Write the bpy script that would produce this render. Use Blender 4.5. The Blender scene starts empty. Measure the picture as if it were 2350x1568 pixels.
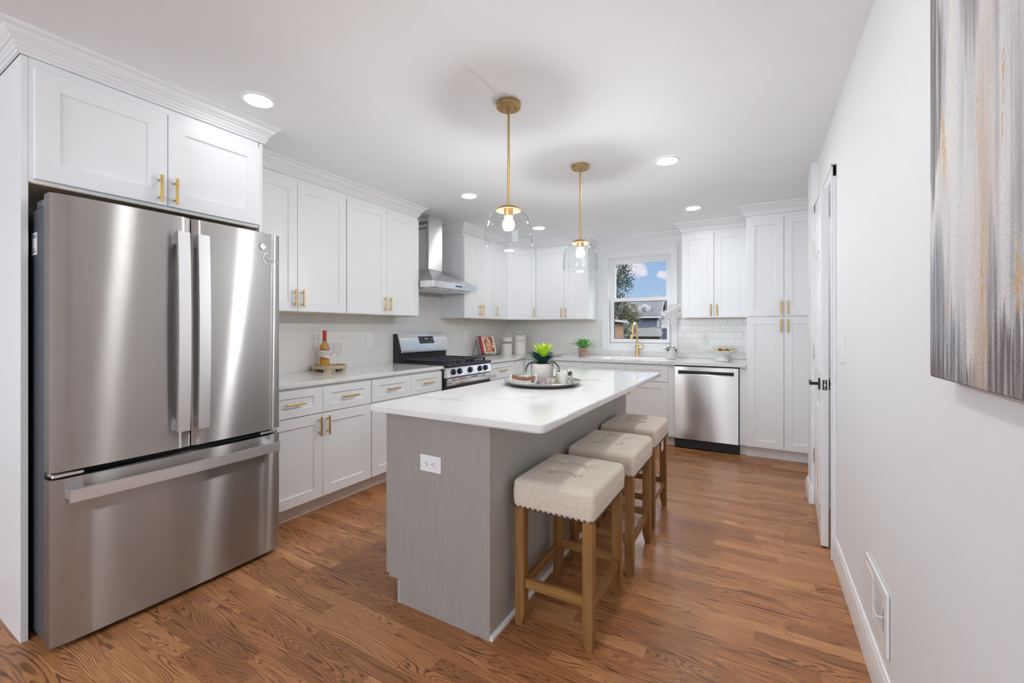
import bpy, bmesh, math, random
from math import sin, cos, pi, radians, sqrt
from mathutils import Vector, Matrix, noise as mnoise
random.seed(7)
scene = bpy.context.scene
COL = scene.collection

# ------------------------------------------------------------------ camera
H = 2.45                                   # ceiling height
XL, XR, YB = -3.235, 0.363, 5.52           # left wall, right wall, window wall
cam_d = bpy.data.cameras.new('camera'); cam = bpy.data.objects.new('camera', cam_d); COL.objects.link(cam)
cam.location = (0, 0, 1.255); cam.rotation_euler = (radians(90), 0, radians(29.96))
cam_d.sensor_width = 36; cam_d.lens = 983.0 / 2350 * 36
cam_d.shift_y = -28.9 / 2350; cam_d.clip_start = 0.02; cam_d.clip_end = 500
scene.camera = cam
# ------------------------------------------------------------------ view
vs = scene.view_settings
vs.view_transform = 'Standard'; vs.look = 'None'; vs.gamma = 1; vs.exposure = 0.21; vs.use_curve_mapping = False
scene.cycles.max_bounces = 9; scene.cycles.diffuse_bounces = 5; scene.cycles.glossy_bounces = 4
scene.cycles.transmission_bounces = 8; scene.cycles.transparent_max_bounces = 16
scene.cycles.sample_clamp_indirect = 6; scene.cycles.caustics_reflective = False; scene.cycles.caustics_refractive = False
scene.cycles.use_denoising = True; scene.cycles.use_adaptive_sampling = True; scene.cycles.adaptive_threshold = .025
SKY_STRENGTH, SUN_STRENGTH = 1.0, 0.7
DISC_EMIT, FAR_DISC, REAR_FILL, BULB_EMIT, REAR_LAMP_W, SIDE_W = 21.0, 140.0, 20.0, 335.0, 76.0, 1.0

# ------------------------------------------------------------------ world: blue sky with a few clouds
wd = bpy.data.worlds.new('sky'); scene.world = wd; wd.use_nodes = True
nt = wd.node_tree; nt.nodes.clear()
def N(t, typ, **kw):
    n = t.nodes.new(typ)
    for k, v in kw.items():
        if k.startswith('i_'): n.inputs[int(k[2:])].default_value = v
        else: setattr(n, k, v)
    return n
def ramp(t, stops, interp='LINEAR'):
    r = t.nodes.new('ShaderNodeValToRGB'); r.color_ramp.interpolation = interp
    e = r.color_ramp.elements
    while len(e) < len(stops): e.new(0.5)
    for i, (p, c) in enumerate(stops):
        e[i].position = p; e[i].color = (*c, 1) if len(c) == 3 else c
    return r
def math_n(t, op, a, b=None, c=None):
    n = t.nodes.new('ShaderNodeMath'); n.operation = op
    for i, v in enumerate((a, b, c)):
        if v is None: continue
        if isinstance(v, (int, float)): n.inputs[i].default_value = v
        else: t.links.new(v, n.inputs[i])
    return n.outputs[0]
def mix_c(t, fac, a, b, typ='MIX'):
    n = t.nodes.new('ShaderNodeMix'); n.data_type = 'RGBA'; n.blend_type = typ
    for s, v in ((0, fac), (6, a), (7, b)):
        if isinstance(v, (int, float)): n.inputs[s].default_value = v
        elif isinstance(v, tuple): n.inputs[s].default_value = (*v, 1)
        else: t.links.new(v, n.inputs[s])
    return n.outputs[2]
tc = N(nt, 'ShaderNodeTexCoord'); sep = N(nt, 'ShaderNodeSeparateXYZ'); nt.links.new(tc.outputs['Generated'], sep.inputs[0])
grad = ramp(nt, [(0.0, (.50, .58, .69)), (.06, (.35, .49, .68)), (.22, (.21, .37, .65)), (.30, (.4, .5, .7)), (.45, (7.6, 7.9, 8.4)), (1, (7.6, 7.9, 8.4))])   # blue low in the north, overhead brightened out of view to light the kitchen
nt.links.new(sep.outputs[2], grad.inputs[0])
cn = N(nt, 'ShaderNodeTexNoise'); cn.inputs['Scale'].default_value = 38; cn.inputs['Detail'].default_value = 6
nt.links.new(tc.outputs['Generated'], cn.inputs['Vector'])
cl = None
for (dx, dy, dz, r) in [(-.263, .954, .143, .022), (-.247, .959, .142, .022), (-.232, .964, .136, .017), (-.222, .967, .125, .009), (-.187, .975, .119, .009), (-.178, .977, .117, .010), (.25, .94, .22, .16), (-.7, .6, .3, .2), (.3, -.8, .4, .3), (-.6, -.6, .35, .25)]:
    v = N(nt, 'ShaderNodeVectorMath', operation='DISTANCE'); nt.links.new(tc.outputs['Generated'], v.inputs[0])
    d = Vector((dx, dy, dz)).normalized(); v.inputs[1].default_value = d
    q = math_n(nt, 'DIVIDE', v.outputs['Value'], r); q = math_n(nt, 'SUBTRACT', 1.35, q)
    cl = q if cl is None else math_n(nt, 'MAXIMUM', cl, q)
cn2 = math_n(nt, 'SUBTRACT', cn.outputs[0], .5); cn2 = math_n(nt, 'MULTIPLY', cn2, 1.8)
cl = math_n(nt, 'ADD', cl, cn2)
cr = ramp(nt, [(.18, (0, 0, 0)), (.75, (1, 1, 1))]); nt.links.new(cl, cr.inputs[0])
skyc = mix_c(nt, cr.outputs[0], grad.outputs[0], (.68, .65, .73))
bg = N(nt, 'ShaderNodeBackground'); bg.inputs[1].default_value = SKY_STRENGTH; nt.links.new(skyc, bg.inputs[0])
wo = N(nt, 'ShaderNodeOutputWorld'); nt.links.new(bg.outputs[0], wo.inputs[0])

# ------------------------------------------------------------------ sun and the area lamps added behind the camera
def lamp(name, typ, loc, rot, energy, color=(1, 1, 1), **kw):
    l = bpy.data.lights.new(name, typ); l.energy = energy; l.color = color
    for k, v in kw.items(): setattr(l, k, v)
    o = bpy.data.objects.new(name, l); COL.objects.link(o); o.location = loc; o.rotation_euler = rot
    return o
lamp('sun', 'SUN', (0, 0, 8), (radians(40), 0, radians(35)), SUN_STRENGTH, (1, .96, .9), angle=radians(1))
lamp('added_lamp_rear', 'AREA', (-1.35, -3.08, 1.45), (radians(90), 0, 0), REAR_LAMP_W, (.78, .89, 1.0), shape='RECTANGLE', size=2.9, size_y=1.7)  # added area lamp before a solid wall, standing in for assumed window daylight
lamp('added_lamp_side', 'AREA', (-5.88, -1.2, 1.4), (radians(90), 0, radians(-90)), SIDE_W, (.86, .92, 1.0), shape='RECTANGLE', size=2.4, size_y=1.6)  # second added lamp, unseen, at the windowless side wall; cool daylight is assumed

# ------------------------------------------------------------------ materials
def new_mat(name):
    m = bpy.data.materials.new(name); m.use_nodes = True
    t = m.node_tree; b = t.nodes['Principled BSDF']
    return m, t, b
def mat(name, col, rough=.5, metal=0.0, var=.03, scale=8, spec=None, coat=0, bump=0, bscale=60, trans=0, ior=None, emit=None, estr=0, alpha=None, sheen=0):
    m, t, b = new_mat(name)
    tcn = N(t, 'ShaderNodeTexCoord'); nz = N(t, 'ShaderNodeTexNoise'); nz.inputs['Scale'].default_value = scale; nz.inputs['Detail'].default_value = 3
    t.links.new(tcn.outputs['Object'], nz.inputs['Vector'])
    c0 = tuple(max(0, c * (1 - var)) for c in col); c1 = tuple(min(1, c * (1 + var)) for c in col)
    r = ramp(t, [(.3, c0), (.7, c1)]); t.links.new(nz.outputs[0], r.inputs[0]); t.links.new(r.outputs[0], b.inputs['Base Color'])
    b.inputs['Roughness'].default_value = rough; b.inputs['Metallic'].default_value = metal
    if spec is not None: b.inputs['Specular IOR Level'].default_value = spec
    if coat: b.inputs['Coat Weight'].default_value = coat; b.inputs['Coat Roughness'].default_value = .05
    if sheen: b.inputs['Sheen Weight'].default_value = sheen
    if trans: b.inputs['Transmission Weight'].default_value = trans
    if ior: b.inputs['IOR'].default_value = ior
    if emit: b.inputs['Emission Color'].default_value = (*emit, 1); b.inputs['Emission Strength'].default_value = estr
    if bump:
        n2 = N(t, 'ShaderNodeTexNoise'); n2.inputs['Scale'].default_value = bscale; n2.inputs['Detail'].default_value = 4
        t.links.new(tcn.outputs['Object'], n2.inputs['Vector'])
        bp = N(t, 'ShaderNodeBump'); bp.inputs['Strength'].default_value = bump; bp.inputs['Distance'].default_value = .002
        t.links.new(n2.outputs[0], bp.inputs['Height']); t.links.new(bp.outputs[0], b.inputs['Normal'])
    return m
def steel(name, col=(.50, .485, .475), rough=.25, aniso=.8):
    # horizontally brushed sheet: highlights stretch vertically
    m, t, b = new_mat(name); t.nodes.remove(b); out = t.nodes['Material Output']
    tcn = N(t, 'ShaderNodeTexCoord'); mp = N(t, 'ShaderNodeMapping'); mp.inputs['Scale'].default_value = (2, 2, 400)
    t.links.new(tcn.outputs['Object'], mp.inputs[0])
    nz = N(t, 'ShaderNodeTexNoise'); nz.inputs['Scale'].default_value = 1; nz.inputs['Detail'].default_value = 2; t.links.new(mp.outputs[0], nz.inputs['Vector'])
    r = ramp(t, [(.3, tuple(c * .985 for c in col)), (.7, tuple(c * 1.015 for c in col))]); t.links.new(nz.outputs[0], r.inputs[0])
    tg = N(t, 'ShaderNodeTangent'); tg.direction_type = 'RADIAL'; tg.axis = 'Z'
    n3 = N(t, 'ShaderNodeTexNoise'); n3.inputs['Scale'].default_value = 1.7; n3.inputs['Detail'].default_value = 0; t.links.new(tcn.outputs['Object'], n3.inputs['Vector'])
    bp = N(t, 'ShaderNodeBump'); bp.inputs['Strength'].default_value = .10; bp.inputs['Distance'].default_value = .01
    t.links.new(n3.outputs[0], bp.inputs['Height'])
    sh = []
    for rg, an in ((rough, aniso), (.42, .35)):
        g = N(t, 'ShaderNodeBsdfAnisotropic'); g.distribution = 'GGX'; g.inputs['Roughness'].default_value = rg; g.inputs['Anisotropy'].default_value = an; g.inputs['Rotation'].default_value = ANISO_ROT
        t.links.new(r.outputs[0], g.inputs['Color']); t.links.new(tg.outputs[0], g.inputs['Tangent']); t.links.new(bp.outputs[0], g.inputs['Normal']); sh.append(g)
    mx = N(t, 'ShaderNodeMixShader'); mx.inputs[0].default_value = .25
    t.links.new(sh[0].outputs[0], mx.inputs[1]); t.links.new(sh[1].outputs[0], mx.inputs[2]); t.links.new(mx.outputs[0], out.inputs[0])
    return m
def glass_mat(name, col=(1, 1, 1), rough=0.0, ior=1.45, edge=.75):
    # clear glass that lets light and shadow rays pass as thin glass does
    m, t, b = new_mat(name)
    t.nodes.remove(b); out = t.nodes['Material Output']
    lw = N(t, 'ShaderNodeLayerWeight'); lw.inputs[0].default_value = .5
    fac = math_n(t, 'MULTIPLY_ADD', math_n(t, 'POWER', lw.outputs['Facing'], 4.0), edge, ((ior - 1) / (ior + 1)) ** 2)
    tr = N(t, 'ShaderNodeBsdfTransparent'); tr.inputs[0].default_value = (*col, 1)
    gl = N(t, 'ShaderNodeBsdfGlossy'); gl.inputs[1].default_value = rough
    mx = N(t, 'ShaderNodeMixShader'); t.links.new(fac, mx.inputs[0]); t.links.new(tr.outputs[0], mx.inputs[1]); t.links.new(gl.outputs[0], mx.inputs[2])
    t.links.new(mx.outputs[0], out.inputs[0])
    return m
def wood_mat(name, dark, mid, light, axis='Z', rough=.45, sc=1.0):
    m, t, b = new_mat(name)
    tcn = N(t, 'ShaderNodeTexCoord'); mp = N(t, 'ShaderNodeMapping')
    s = {'X': (2, 30, 30), 'Y': (30, 2, 30), 'Z': (30, 30, 2)}[axis]; mp.inputs['Scale'].default_value = tuple(v * sc for v in s)
    oi = N(t, 'ShaderNodeObjectInfo'); av = N(t, 'ShaderNodeVectorMath', operation='ADD'); t.links.new(tcn.outputs['Object'], av.inputs[0]); t.links.new(oi.outputs['Random'], av.inputs[1])
    t.links.new(av.outputs[0], mp.inputs[0])
    nz = N(t, 'ShaderNodeTexNoise'); nz.inputs['Scale'].default_value = 1.2; nz.inputs['Detail'].default_value = 6; nz.inputs['Distortion'].default_value = .6
    t.links.new(mp.outputs[0], nz.inputs['Vector'])
    r = ramp(t, [(.28, dark), (.5, mid), (.72, light)]); t.links.new(nz.outputs[0], r.inputs[0]); t.links.new(r.outputs[0], b.inputs['Base Color'])
    b.inputs['Roughness'].default_value = rough
    return m
ANISO_ROT = 0.0
M = {}
M['cab'] = mat('cabinet_white', (.855, .867, .877), .32, var=.012, scale=3)
M['wall'] = mat('wall_paint', (.82, .825, .835), .75, var=.01, scale=2, bump=.08, bscale=150)
M['ceil'] = mat('ceiling_paint', (.885, .893, .905), .9, var=.01, scale=2)
M['trim'] = mat('trim_white', (.82, .82, .83), .3, var=.01, scale=3)
M['cabin'] = mat('cabinet_interior_maple', (.62, .50, .35), .5, var=.05)
M['dark'] = mat('dark_recess', (.015, .015, .017), .6)
M['black'] = mat('black_enamel', (.018, .018, .022), .22, var=.02, spec=.5)
M['blackm'] = mat('black_matte', (.022, .022, .026), .45, var=.05)
M['iron'] = mat('cast_iron', (.03, .032, .042), .5, var=.1, bump=.2, bscale=200)
M['steel'] = steel('brushed_steel')
M['steel_dw'] = steel('brushed_steel_dishwasher', (.50, .48, .47))
M['steel_l'] = steel('light_steel', (.82, .82, .83), .26, .6)
M['steel_h'] = steel('handle_steel', (.84, .84, .85), .4, .3)
M['chrome'] = mat('chrome', (.75, .75, .76), .12, 1, var=.01)
M['case'] = mat('fridge_case_grey', (.115, .125, .145), .42, .55, var=.03, bump=.15, bscale=300)
M['gold'] = mat('brushed_gold', (.66, .42, .13), .3, 1, var=.05, scale=30)
M['brass'] = mat('antique_brass', (.52, .36, .17), .36, 1, var=.05, scale=20)
M['champ'] = mat('champagne_gold', (.75, .50, .25), .3, 1, var=.04, scale=20)
M['plate'] = mat('white_plastic', (.84, .84, .84), .35, var=.01)
M['slot'] = mat('slot_dark', (.06, .06, .06), .6)
M['glass'] = glass_mat('window_glass', ior=1.12, edge=.2)
M['lamp_glass'] = glass_mat('clear_lamp_glass', (.985, .99, .99), 0, 1.4, .5)
M['wine_glass'] = glass_mat('wine_glass', (.985, .985, .985), 0, 1.35, .4)
M['bulb'] = mat('lit_bulb', (1, 1, 1), .4, emit=(.97, .985, 1), estr=BULB_EMIT)
M['disc'] = mat('lit_lens', (1, 1, 1), .4, emit=(.965, .985, 1), estr=DISC_EMIT)
M['disc_far'] = mat('lit_lens_far', (1, 1, 1), .4, emit=(.965, .985, 1), estr=FAR_DISC)
M['disc_mid'] = mat('lit_lens_corner', (1, 1, 1), .4, emit=(.965, .985, 1), estr=FAR_DISC * .5)
M['fill_rear'] = mat('rear_fill_lens', (1, 1, 1), .4, emit=(.965, .985, 1), estr=REAR_FILL)  # lens of the unseen fill lamps added behind the viewer
M['island'] = wood_mat('grey_stained_wood', (.325, .304, .278), (.347, .324, .299), (.368, .345, .319), 'Z', .45, 2.2)
M['island_side'] = mat('island_grey_lifted', (.42, .415, .39), .4, var=.03, scale=4)  # same island grey, coloured lighter to offset the shade on this side
M['stool'] = wood_mat('stool_oak', (.19, .088, .024), (.27, .13, .038), (.335, .17, .052), 'Z', .42)
M['stoolx'] = wood_mat('stool_oak_rail', (.19, .088, .024), (.27, .13, .038), (.335, .17, .052), 'X', .42)
M['stooly'] = wood_mat('stool_oak_side_rail', (.19, .088, .024), (.27, .13, .038), (.335, .17, .052), 'Y', .42)
M['nail'] = mat('aged_brass_nail', (.15, .115, .085), .36, .85, var=.1)
M['leather'] = mat('tan_leather', (.30, .12, .055), .45, var=.08, bump=.2, bscale=120)
M['acrylic'] = glass_mat('clear_acrylic', (.96, .97, .98), 0, 1.5)
M['candle'] = mat('candle_wax', (.66, .64, .50), .5, var=.02)
M['label'] = mat('paper_label', (.80, .77, .70), .6, var=.02)
M['silver'] = mat('hammered_silver', (.62, .60, .57), .26, 1, var=.05, bump=.5, bscale=70)
M['pot_w'] = mat('ribbed_cream_pot', (.66, .61, .56), .6, var=.03)
M['soil'] = mat('soil', (.05, .03, .02), .9, var=.3, scale=60, bump=.5)
M['leaf_d'] = mat('dark_leaf', (.018, .075, .055), .38, var=.25, scale=14)
M['leaf_l'] = mat('lime_leaf', (.42, .62, .03), .4, var=.2, scale=30)
M['leaf_g'] = mat('green_leaf', (.13, .40, .09), .42, var=.25, scale=20)
M['leaf_o'] = mat('orchid_leaf', (.035, .075, .06), .35, var=.15, scale=20)
M['stem'] = mat('stem', (.11, .14, .08), .5, var=.2)
M['petal'] = mat('orchid_petal', (.86, .85, .84), .55, var=.02)
M['terra'] = mat('weathered_clay', (.34, .235, .18), .85, var=.22, scale=22, bump=.4)
M['enamel'] = mat('cream_enamel', (.70, .67, .61), .35, var=.01)
M['ink'] = mat('printed_black', (.03, .03, .03), .6)
M['ink_g'] = mat('printed_grey', (.25, .25, .26), .6)
M['wire'] = mat('bronze_wire', (.05, .035, .03), .45, .6)
M['red'] = mat('red_capsule', (.55, .03, .04), .38, var=.03)
M['book_red'] = mat('book_red', (.36, .035, .045), .5, var=.05)
M['paper'] = mat('page_paper', (.80, .77, .70), .7, var=.03)
M['traywood'] = wood_mat('light_tray_wood', (.42, .31, .19), (.55, .43, .28), (.64, .52, .36), 'X', .6)
M['ceramic'] = mat('white_ceramic', (.82, .82, .80), .25, var=.01)
M['lemon'] = mat('dried_lemon_rind', (.68, .40, .04), .5, var=.1, scale=40)
M['pod'] = mat('green_pod', (.17, .17, .07), .7, var=.3, scale=60, bump=.5)
M['seed'] = mat('brown_core', (.12, .04, .01), .6, var=.3, scale=60)
M['ball'] = mat('cream_ball', (.72, .66, .52), .7, var=.1, scale=60, bump=.4)
M['nickel'] = mat('satin_nickel', (.55, .50, .45), .35, 1)
M['tag'] = mat('cloth_tag', (.80, .80, .78), .8, var=.04, scale=90)
M['black_hw'] = mat('black_hardware', (.018, .018, .022), .4, .3)

def quartz():
    m, t, b = new_mat('white_quartz')
    tcn = N(t, 'ShaderNodeTexCoord')
    nz = N(t, 'ShaderNodeTexNoise'); nz.inputs['Scale'].default_value = 1.15; nz.inputs['Detail'].default_value = 4; nz.inputs['Distortion'].default_value = .9
    mp = N(t, 'ShaderNodeMapping'); mp.inputs['Rotation'].default_value = (0, 0, .35); mp.inputs['Scale'].default_value = (.65, 1.5, 1.2); mp.inputs['Location'].default_value = (3.3, 1.7, .2)
    t.links.new(tcn.outputs['Object'], mp.inputs[0]); t.links.new(mp.outputs[0], nz.inputs['Vector'])
    d = math_n(t, 'SUBTRACT', nz.outputs[0], .5); d = math_n(t, 'ABSOLUTE', d)
    r = ramp(t, [(0, (1, 1, 1)), (.006, (.75, .75, .75)), (.02, (0, 0, 0))]); t.links.new(d, r.inputs[0])
    n2 = N(t, 'ShaderNodeTexNoise'); n2.inputs['Scale'].default_value = 2.2; t.links.new(tcn.outputs['Object'], n2.inputs['Vector'])
    k = ramp(t, [(.45, (0, 0, 0)), (.62, (.75, .75, .75))]); t.links.new(n2.outputs[0], k.inputs[0])
    f = math_n(t, 'MULTIPLY', r.outputs[0], k.outputs[0]); f = math_n(t, 'MULTIPLY', f, .55)
    c = mix_c(t, f, (.80, .795, .785), (.45, .43, .39))
    t.links.new(c, b.inputs['Base Color']); b.inputs['Roughness'].default_value = .1; b.inputs['Specular IOR Level'].default_value = .5
    return m
M['quartz'] = quartz()

def tile(axis):
    m, t, b = new_mat('subway_tile_' + axis)
    tcn = N(t, 'ShaderNodeTexCoord'); sp = N(t, 'ShaderNodeSeparateXYZ'); t.links.new(tcn.outputs['Object'], sp.inputs[0])
    cb = N(t, 'ShaderNodeCombineXYZ'); t.links.new(sp.outputs[0 if axis == 'x' else 1], cb.inputs[0])
    zz = math_n(t, 'SUBTRACT', sp.outputs[2], .907); t.links.new(zz, cb.inputs[1])
    br = N(t, 'ShaderNodeTexBrick'); br.offset = .5; br.inputs['Scale'].default_value = 1.0
    br.inputs['Brick Width'].default_value = .1555; br.inputs['Row Height'].default_value = .0785
    br.inputs['Mortar Size'].default_value = .0016; br.inputs['Mortar Smooth'].default_value = .3; br.inputs['Bias'].default_value = 0
    br.inputs['Color1'].default_value = (.775, .765, .745, 1); br.inputs['Color2'].default_value = (.80, .79, .77, 1); br.inputs['Mortar'].default_value = (.90, .895, .885, 1)
    t.links.new(cb.outputs[0], br.inputs['Vector']); t.links.new(br.outputs[0], b.inputs['Base Color'])
    b2 = N(t, 'ShaderNodeTexBrick'); b2.offset = .5; b2.inputs['Scale'].default_value = 1.0
    b2.inputs['Brick Width'].default_value = .1555; b2.inputs['Row Height'].default_value = .0785; b2.inputs['Mortar Size'].default_value = .004; b2.inputs['Mortar Smooth'].default_value = 1
    t.links.new(cb.outputs[0], b2.inputs['Vector'])
    inv = math_n(t, 'SUBTRACT', 1, b2.outputs['Fac'])
    nz = N(t, 'ShaderNodeTexNoise'); nz.inputs['Scale'].default_value = 9; t.links.new(tcn.outputs['Object'], nz.inputs['Vector'])
    hh = math_n(t, 'MULTIPLY_ADD', nz.outputs[0], .5, inv)
    bp = N(t, 'ShaderNodeBump'); bp.inputs['Strength'].default_value = .32; bp.inputs['Distance'].default_value = .002
    t.links.new(hh, bp.inputs['Height']); t.links.new(bp.outputs[0], b.inputs['Normal'])
    b.inputs['Roughness'].default_value = .09
    return m
M['tile_y'] = tile('y'); M['tile_x'] = tile('x')

def floor_mat():
    m, t, b = new_mat('oak_strip_floor')
    tcn = N(t, 'ShaderNodeTexCoord'); sp = N(t, 'ShaderNodeSeparateXYZ'); t.links.new(tcn.outputs['Object'], sp.inputs[0])
    X, Y = sp.outputs[0], sp.outputs[1]
    W, L = .064, .62
    yr = math_n(t, 'DIVIDE', Y, W); row = math_n(t, 'FLOOR', yr); fy = math_n(t, 'FRACT', yr)
    wn = N(t, 'ShaderNodeTexWhiteNoise'); wn.noise_dimensions = '1D'; t.links.new(row, wn.inputs['W'])
    sh = math_n(t, 'MULTIPLY', wn.outputs['Value'], 37.0)
    xr = math_n(t, 'ADD', math_n(t, 'DIVIDE', X, L), sh); col = math_n(t, 'FLOOR', xr); fx = math_n(t, 'FRACT', xr)
    cb = N(t, 'ShaderNodeCombineXYZ'); t.links.new(row, cb.inputs[0]); t.links.new(col, cb.inputs[1])
    w2 = N(t, 'ShaderNodeTexWhiteNoise'); w2.noise_dimensions = '2D'; t.links.new(cb.outputs[0], w2.inputs['Vector'])
    ID = w2.outputs['Value']; sc = N(t, 'ShaderNodeSeparateColor'); t.links.new(w2.outputs['Color'], sc.inputs[0])
    # oak grain: contour lines of a long soft noise field, different in each board, over straight grain
    cv = N(t, 'ShaderNodeCombineXYZ'); t.links.new(math_n(t, 'MULTIPLY_ADD', X, 1.5, math_n(t, 'MULTIPLY', ID, 91)), cv.inputs[0])
    t.links.new(math_n(t, 'MULTIPLY_ADD', Y, 15.0, math_n(t, 'MULTIPLY', sc.outputs[1], 57)), cv.inputs[1])
    n1 = N(t, 'ShaderNodeTexNoise'); n1.inputs['Scale'].default_value = 1; n1.inputs['Detail'].default_value = 1.0; n1.inputs['Roughness'].default_value = .4; t.links.new(cv.outputs[0], n1.inputs['Vector'])
    n1b = N(t, 'ShaderNodeTexNoise'); n1b.inputs['Scale'].default_value = 1
    mp = N(t, 'ShaderNodeMapping'); mp.inputs['Scale'].default_value = (10, 140, 1); t.links.new(tcn.outputs['Object'], mp.inputs[0]); t.links.new(mp.outputs[0], n1b.inputs['Vector'])
    jig = math_n(t, 'MULTIPLY', n1b.outputs[0], 1.9)
    freq = math_n(t, 'MULTIPLY_ADD', sc.outputs[2], 110, 75)
    lin = math_n(t, 'MULTIPLY', Y, math_n(t, 'MULTIPLY_ADD', math_n(t, 'POWER', sc.outputs[0], 2), 900, 250))
    ph = math_n(t, 'ADD', math_n(t, 'MULTIPLY_ADD', n1.outputs[0], freq, lin), jig)
    sn = math_n(t, 'SINE', ph)
    g = ramp(t, [(.56, (0, 0, 0)), (.90, (1, 1, 1))]); t.links.new(math_n(t, 'MULTIPLY_ADD', sn, .5, .5), g.inputs[0])
    # pores / fine streaks
    n2 = N(t, 'ShaderNodeTexNoise'); mp2 = N(t, 'ShaderNodeMapping'); mp2.inputs['Scale'].default_value = (9, 330, 1); t.links.new(tcn.outputs['Object'], mp2.inputs[0]); t.links.new(mp2.outputs[0], n2.inputs['Vector'])
    n2.inputs['Scale'].default_value = 1; n2.inputs['Detail'].default_value = 3
    pr = ramp(t, [(.38, (1, 1, 1)), (.62, (0, 0, 0))]); t.links.new(n2.outputs[0], pr.inputs[0])
    n3 = N(t, 'ShaderNodeTexNoise'); n3.inputs['Scale'].default_value = 2.5; t.links.new(cv.outputs[0], n3.inputs['Vector'])
    amt = ramp(t, [(.35, (.35, .35, .35)), (.65, (1, 1, 1))]); t.links.new(n3.outputs[0], amt.inputs[0])
    base = ramp(t, [(0, (.36, .150, .056)), (.35, (.46, .195, .074)), (.7, (.54, .24, .094)), (1, (.64, .31, .13))]); t.links.new(ID, base.inputs[0])
    c = mix_c(t, math_n(t, 'MULTIPLY', math_n(t, 'MULTIPLY', g.outputs[0], amt.outputs[0]), .88), base.outputs[0], (.095, .033, .013))
    c = mix_c(t, math_n(t, 'MULTIPLY', pr.outputs[0], .34), c, (.17, .062, .026))
    # dark mineral patches on some boards
    n4 = N(t, 'ShaderNodeTexNoise'); n4.inputs['Scale'].default_value = .55; n4.inputs['Detail'].default_value = 2; t.links.new(cv.outputs[0], n4.inputs['Vector'])
    pk = ramp(t, [(.66, (0, 0, 0)), (.74, (1, 1, 1))]); t.links.new(n4.outputs[0], pk.inputs[0])
    c = mix_c(t, math_n(t, 'MULTIPLY', pk.outputs[0], .4), c, (.11, .042, .02))
    e1 = math_n(t, 'LESS_THAN', fy, .018); e2 = math_n(t, 'LESS_THAN', fx, .0025); ed = math_n(t, 'MAXIMUM', e1, e2)
    c = mix_c(t, math_n(t, 'MULTIPLY', ed, .5), c, (.06, .025, .012))
    t.links.new(c, b.inputs['Base Color'])
    rr = math_n(t, 'MULTIPLY_ADD', g.outputs[0], .10, .27); t.links.new(rr, b.inputs['Roughness'])
    b.inputs['Specular IOR Level'].default_value = .36
    bh = math_n(t, 'SUBTRACT', 1, math_n(t, 'ADD', math_n(t, 'MULTIPLY', ed, 1.0), math_n(t, 'MULTIPLY', g.outputs[0], .25)))
    bp = N(t, 'ShaderNodeBump'); bp.inputs['Strength'].default_value = .25; bp.inputs['Distance'].default_value = .001
    t.links.new(bh, bp.inputs['Height']); t.links.new(bp.outputs[0], b.inputs['Normal'])
    return m
M['floor'] = floor_mat()

def linen():
    m, t, b = new_mat('beige_linen')
    tcn = N(t, 'ShaderNodeTexCoord')
    hs = []
    for s in ((1500, 130, 130), (130, 1500, 130), (130, 130, 1500)):
        mp = N(t, 'ShaderNodeMapping'); mp.inputs['Scale'].default_value = s; t.links.new(tcn.outputs['Object'], mp.inputs[0])
        nz = N(t, 'ShaderNodeTexNoise'); nz.inputs['Scale'].default_value = 1; nz.inputs['Detail'].default_value = 1; t.links.new(mp.outputs[0], nz.inputs['Vector']); hs.append(nz.outputs[0])
    a = math_n(t, 'ADD', hs[0], hs[1]); a = math_n(t, 'ADD', a, hs[2]); a = math_n(t, 'DIVIDE', a, 3)
    r = ramp(t, [(.34, (.55, .465, .375)), (.5, (.68, .59, .49)), (.66, (.78, .69, .59))]); t.links.new(a, r.inputs[0])
    t.links.new(r.outputs[0], b.inputs['Base Color']); b.inputs['Roughness'].default_value = .9; b.inputs['Sheen Weight'].default_value = .2
    bp = N(t, 'ShaderNodeBump'); bp.inputs['Strength'].default_value = .3; bp.inputs['Distance'].default_value = .001
    t.links.new(a, bp.inputs['Height']); t.links.new(bp.outputs[0], b.inputs['Normal'])
    return m
M['linen'] = linen()

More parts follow.
